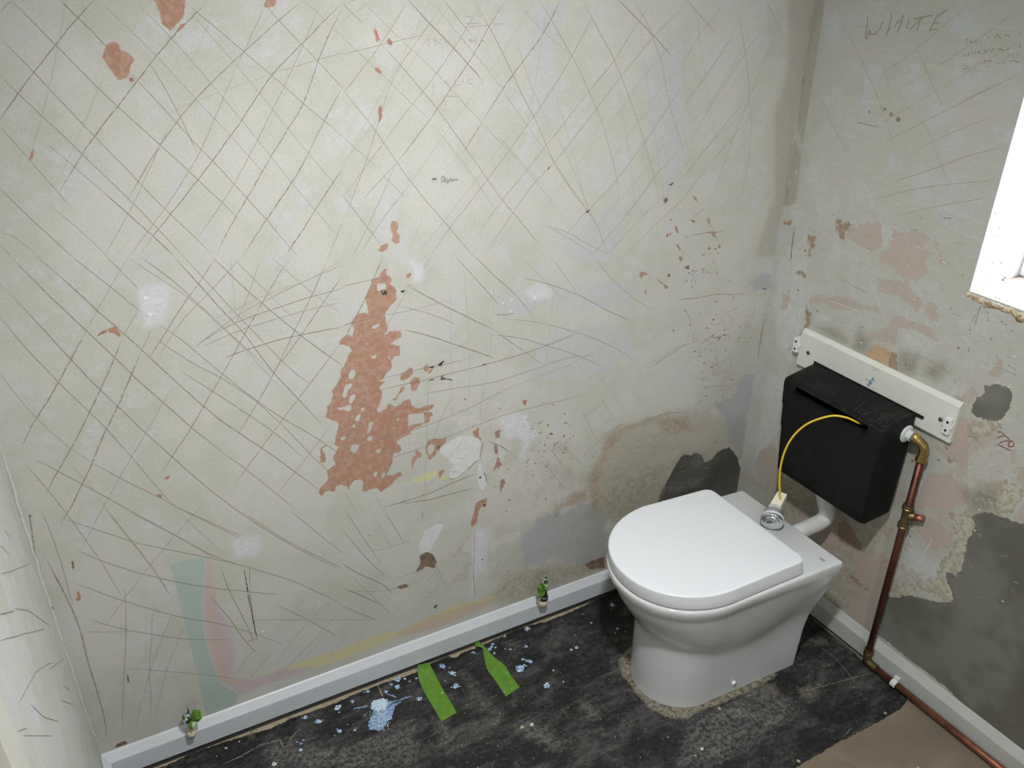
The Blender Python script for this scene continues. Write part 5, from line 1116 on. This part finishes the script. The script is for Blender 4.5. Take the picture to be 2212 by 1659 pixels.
cy_ = onx(1938, 1453, 1.70)[1]
t = empty('pipe_clip', (1.708, cy_, 0.01)); tagp(t, 'small white plastic clip holding the copper pipe against the right baseboard', 'clip')
mb = MB(); mb.loft([[(XP+0.0092*math.cos(a_)+0*k, y, 0.0155+0.0092*math.sin(a_)) for a_ in np.linspace(math.radians(200), math.radians(20), 12)] + [(XP+0.0118*math.cos(a_), y, 0.0155+0.0118*math.sin(a_)) for a_ in np.linspace(math.radians(20), math.radians(200), 12)] for k, y in enumerate((cy_-0.0075, cy_+0.0075))]); mb.build('clip_ring', BRK, t, smooth=False)
mb = MB(); mb.box(XP+0.001, 1.7128, cy_-0.0075, cy_+0.0075, 0.026, 0.036); mb.build('clip_base', BRK, t, smooth=False, bevel=0.001)

# ------------------------------------------------------------------ flush button unit lying on the toilet deck
fb = empty('flush_button', (1.492, 1.195, 0.4075)); tagp(fb, 'chrome flush push button lying on the toilet with its yellow cable', 'flush button')
nB = np.array([0.74, 0.56, 0.20]); nB /= np.linalg.norm(nB)       # from the face towards the back of the unit
c0 = onx(1667, 1127, 1.478)
CLR = flat('translucent_plastic', (0.62, 0.65, 0.66, 1), 0.2, spec=0.6); CREAM = flat('cream_plastic', rgb(214, 210, 190, 1.25), 0.4)
mb = MB(); mb.lathe([(0.0, 0.020), (-0.003, 0.0265), (0.000, 0.0285), (0.006, 0.0285), (0.009, 0.026), (0.016, 0.0245), (0.017, 0.010)], c0, nB, 36); mb.build('bezel', CHROME, fb)
mb = MB(); mb.lathe([(-0.0098, 0.0002), (-0.0096, 0.005), (-0.0088, 0.010), (-0.0078, 0.0135), (-0.0062, 0.0142), (-0.0074, 0.0152), (-0.0068, 0.0185), (-0.0050, 0.0212), (-0.001, 0.0222), (0.001, 0.019)], c0, nB, 36); mb.build('push_plate', CHROME, fb)
mb = MB(); mb.lathe([(0.006, 0.026), (0.007, 0.0300), (0.013, 0.0300), (0.015, 0.0255), (0.030, 0.0245), (0.032, 0.012)], c0, nB, 30); mb.build('backing_ring', CLR, fb)
zc = np.array([0, 0, 1.0]); sB = np.cross(nB, zc); sB /= np.linalg.norm(sB); uB = np.cross(sB, nB)
def blk(mb, d0, d1, w0, w1, h0, h1, off=(0, 0, 0)):
    v = []
    for d, w_, h in ((d0, w0, h0), (d1, w1, h1)):
        for sw, sh in ((-1, -1), (1, -1), (1, 1), (-1, 1)): v.append(c0+nB*d+sB*w_*sw+uB*h*sh+np.array(off))
    mb.add(v, [(0, 1, 2, 3), (7, 6, 5, 4), (0, 4, 5, 1), (1, 5, 6, 2), (2, 6, 7, 3), (3, 7, 4, 0)])
mb = MB(); blk(mb, 0.028, 0.052, 0.0175, 0.013, 0.015, 0.012); mb.build('lever_housing', CLR, fb, smooth=False, bevel=0.0015)
tip = onx(1687, 1074, 1.548); dv = tip-(c0+nB*0.045); L_ = np.linalg.norm(dv); nB2 = dv/L_
s2 = np.cross(nB2, zc); s2 /= np.linalg.norm(s2); u2 = np.cross(s2, nB2); base = c0+nB*0.045; v = []
for d, w_, h in ((0, 0.0140, 0.011), (L_+0.010, 0.0125, 0.009)):
    for sw, sh in ((-1, -1), (1, -1), (1, 1), (-1, 1)): v.append(base+nB2*d+s2*w_*sw+u2*h*sh)
mb = MB(); mb.add(v, [(0, 1, 2, 3), (7, 6, 5, 4), (0, 4, 5, 1), (1, 5, 6, 2), (2, 6, 7, 3), (3, 7, 4, 0)]); mb.build('cable_holder', CREAM, fb, smooth=False, bevel=0.0012)
YEL = flat('yellow_cable', rgb(206, 174, 48, 1.3), 0.4)
cpx = [(1686, 1080, 1.535), (1684.5, 1060, 1.53), (1684, 1030, 1.525), (1689, 995, 1.52), (1701, 962, 1.52), (1720, 935, 1.525), (1745, 915, 1.535), (1775, 903, 1.55), (1803, 898, 1.567), (1828, 902, 1.583), (1845, 909, 1.598), (1856, 914.5, 1.612), (1866, 917, 1.64)]
P = [onx(*q) for q in cpx]
def crom(P, n=6):
    o_ = []; Q = [P[0]]+P+[P[-1]]
    for i in range(1, len(Q)-2):
        for k in range(n):
            t = k/n; a_, b_, c_, d_ = Q[i-1:i+3]; o_.append(0.5*((2*b_)+(-a_+c_)*t+(2*a_-5*b_+4*c_-d_)*t*t+(-a_+3*b_-3*c_+d_)*t**3))
    return o_+[P[-1]]
mb = MB(); mb.tube(crom(P), 0.0026, 12); mb.build('cable', YEL, fb)

# ------------------------------------------------------------------ two radiator tails wrapped in green tape
GRN = flat('green_tape', rgb(90, 134, 42, 1.2), 0.45, var=0.12, scale=50); GRN2 = flat('pale_green_tape_back', rgb(150, 176, 130, 1.4), 0.5); OLDW = flat('old_cream_paint', rgb(186, 176, 154, 1.35), 0.5, var=0.1, scale=40)
def onb(px, py, off): r_ = ray(px, py); t_ = ((BACK.o+BACK.n*off-CAM)@BACK.n)/(r_@BACK.n); return CAM+t_*r_
DARKM = flat('dark_chrome', (0.25, 0.25, 0.25, 1), 0.25, metal=1.0, var=0.2, scale=50)
def tail(label, base_px, top_px, tape, right):
    B = onb(*base_px, 0.034); T_ = onb(*top_px, 0.036); U_ = T_-B; h = np.linalg.norm(U_); U_ /= h; n_ = BACK.n; s_ = BACK.eu
    t = empty('radiator_tail', tuple(B)); tagp(t, label, 'valve', None)
    mb = MB(); r_b = 0.0125 if right else 0.0095
    mb.tube([B-n_*0.0168, B-n_*0.008, B+n_*0.001, B+U_*0.006+n_*0.003, B+U_*0.016+n_*0.002], [r_b*0.9, r_b, r_b*1.05, r_b*0.98, r_b*0.75], 20); mb.build('elbow', OLDW, t)
    mb = MB(); b0 = B+U_*0.014
    if right: mb.lathe([(0, 0.008), (0.001, 0.0125), (0.012, 0.0135), (0.014, 0.010), (h*0.42, 0.0075), (h*0.5, 0.0075)], b0, U_, 10)
    else: mb.lathe([(0, 0.0065), (h*0.35, 0.0070), (h*0.5, 0.0075)], b0, U_, 16)
    mb.build('pipe_nut', DARKM if right else OLDW, t, smooth=True, auto=35)
    mb = MB(); b1 = B+U_*(h*0.5)
    if right: pr = [(0, 0.0085), (0.004, 0.0100), (h*0.09, 0.0100), (h*0.10, 0.0080), (h*0.15, 0.0080), (h*0.16, 0.0100), (h*0.22, 0.0098), (h*0.24, 0.0080), (h*0.29, 0.0080), (h*0.31, 0.0092), (h*0.38, 0.0088), (h*0.40, 0.0050), (h*0.48, 0.0045), (h*0.5, 0.001)]
    else: pr = [(0, 0.0075), (0.002, 0.0115), (h*0.10, 0.0125), (h*0.16, 0.0125), (h*0.20, 0.0105), (h*0.26, 0.0098), (h*0.30, 0.0060), (h*0.38, 0.0055), (h*0.5, 0.0012)]
    mb.lathe(pr, b1, U_, 24); mb.build('chrome_spindle', CHROME, t, smooth=True, auto=35)
    for k, (pts, mt, fo) in enumerate(tape):            # crumpled tape flaps, folded sheets with thickness
        rs5 = np.random.RandomState(k+3); Q = [onb(x, y, fo+0.006*rs5.uniform(-1, 1)) for x, y in pts]; c_ = sum(Q)/len(Q)+n_*0.010
        mb = MB(); n2 = len(Q); bk = [q-n_*0.0016 for q in Q]+[c_-n_*0.0016-n_*0.002]
        mb.add(Q+[c_]+bk, [(i, (i+1) % n2, n2) for i in range(n2)]+[((i+1) % n2+n2+1, i+n2+1, 2*n2+1) for i in range(n2)]+[(i, i+n2+1, (i+1) % n2+n2+1, (i+1) % n2) for i in range(n2)]); mb.build('tape_flap', mt, t, smooth=False)
    return t
s16 = 16.59
g1 = lambda t, ox, oy: [(ox+float(a.split(',')[0])/s16, oy+float(a.split(',')[1])/s16) for a in t.split()]
tail('painted radiator pipe tail at the left end of the back baseboard with green tape', (414, 1586), (403, 1527), [(g1('760,600 830,550 1040,580 1070,760 1110,850 950,1000 880,980 720,940 700,800', 370, 1500), GRN, 0.046), (g1('690,960 880,980 930,1060 820,1180 730,1250 640,1210 620,1100', 370, 1500), GRN, 0.050), (g1('700,990 900,1000 860,1090 760,1150 680,1180', 370, 1500), GRN2, 0.056), (g1('370,800 430,740 440,880 390,900', 370, 1500), GRN, 0.034)], False)
tail('dark metal radiator pipe tail near the toilet with green tape on its side', (1173, 1303), (1179, 1242), [(g1('500,610 640,500 690,480 740,620 760,760 640,840 530,850', 1130, 1230), GRN, 0.044), (g1('650,430 700,440 760,560 850,540 895,550 890,680 830,770 740,680 690,540', 1130, 1230), GRN2, 0.054), (g1('530,860 640,800 800,760 790,860 720,960 600,970 530,940', 1130, 1230), GRN, 0.048)], True)

# ------------------------------------------------------------------ two strips of green tape on the floor
def tape_strip(name, L1, L2, label, dots):
    """two matching edges, pixel pairs on the floor, with a height for each pair"""
    t = None; n = len(L1); A = []; Bq = []
    for (x1, y1, h1), (x2, y2, h2) in zip(L1, L2):
        for (x, y, h), S in (((x1, y1, h1), A), ((x2, y2, h2), Bq)): r_ = ray(x, y); S.append(CAM+r_*((h-CAM[2])/r_[2]))
    A, Bq = crom(A, 5), crom(Bq, 5); n = len(A); vs = []
    for a_, b_ in zip(A, Bq):
        for k in range(5): p = a_+(b_-a_)*k/4; vs.append(p+np.array([0, 0, 0.0010]))
    lo = [v-np.array([0, 0, 0.0005]) for v in vs]; N0 = len(vs); f = []
    for i in range(n-1):
        for k in range(4): q = (i*5+k, i*5+k+1, (i+1)*5+k+1, (i+1)*5+k); f += [q, tuple(N0+j for j in q[::-1])]
        f += [(i*5, (i+1)*5, N0+(i+1)*5, N0+i*5), ((i+1)*5+4, i*5+4, N0+i*5+4, N0+(i+1)*5+4)]
    for i in (0, n-1): 
        for k in range(4): f.append((i*5+k, i*5+k+1, N0+i*5+k+1, N0+i*5+k))
    mb = MB(); mb.add(vs+lo, f)
    for (x, y, r, z) in dots:
        r_ = ray(x, y); P_ = CAM+r_*((z-CAM[2])/r_[2]); rr = np.random.RandomState(int(x)); m_ = 9
        mb.add([P_+np.array([r*math.cos(6.283*k/m_)*rr.uniform(.6, 1.2), r*math.sin(6.283*k/m_)*rr.uniform(.6, 1.2), 0]) for k in range(m_)]+[P_], [(k, (k+1) % m_, m_) for k in range(m_)], 1)
    o = mb.build(name, [GRN, FLECK], None, smooth=False); tagp(o, label, 'tape', 'strips of green tape on the floor'); return o
def hp(x, y): return (740+x/2.989, 1104+y/2.989)
def kp(x, y): return (900+x/4.056, 1250+y/4.056)
def ed(f, lst): return [(*f(x, y), z) for x, y, z in lst]
tape_strip('tape_strip', ed(hp, [(485, 995, 0.010), (486, 1045, 0.007), (500, 1110, 0.002), (545, 1200, 0.0), (640, 1360, 0.0)]), ed(hp, [(558, 980, 0.012), (590, 1040, 0.008), (622, 1105, 0.002), (665, 1180, 0.0), (738, 1303, 0.0)]),
   'longer straight strip of green tape on the floor below the back baseboard', [(*kp(640-417+0, 1000), 0.0028, 0.0013), (*kp(105, 760), 0.002, 0.008), (*kp(190, 905), 0.0013, 0.0013)])
tape_strip('tape_strip', ed(kp, [(495, 535, 0.010), (520, 590, 0.008), (575, 612, 0.006), (590, 690, 0.004), (620, 800, 0.002), (700, 910, 0.0), (780, 1037, 0.0)]), ed(kp, [(540, 540, 0.012), (560, 565, 0.010), (600, 600, 0.012), (680, 690, 0.010), (770, 760, 0.006), (820, 840, 0.001), (903, 953, 0.0)]),
   'twisted strip of green tape with white paint flecks beside the baseboard', [(*kp(640, 766), 0.0042, 0.0036), (*kp(695, 772), 0.0036, 0.0046), (*kp(745, 784), 0.002, 0.0046), (*kp(775, 992), 0.0018, 0.0013), (*kp(832, 967), 0.0018, 0.0013), (*kp(678, 840), 0.0012, 0.0026), (*kp(600, 650), 0.0018, 0.0075), (*kp(795, 830), 0.0018, 0.003)])
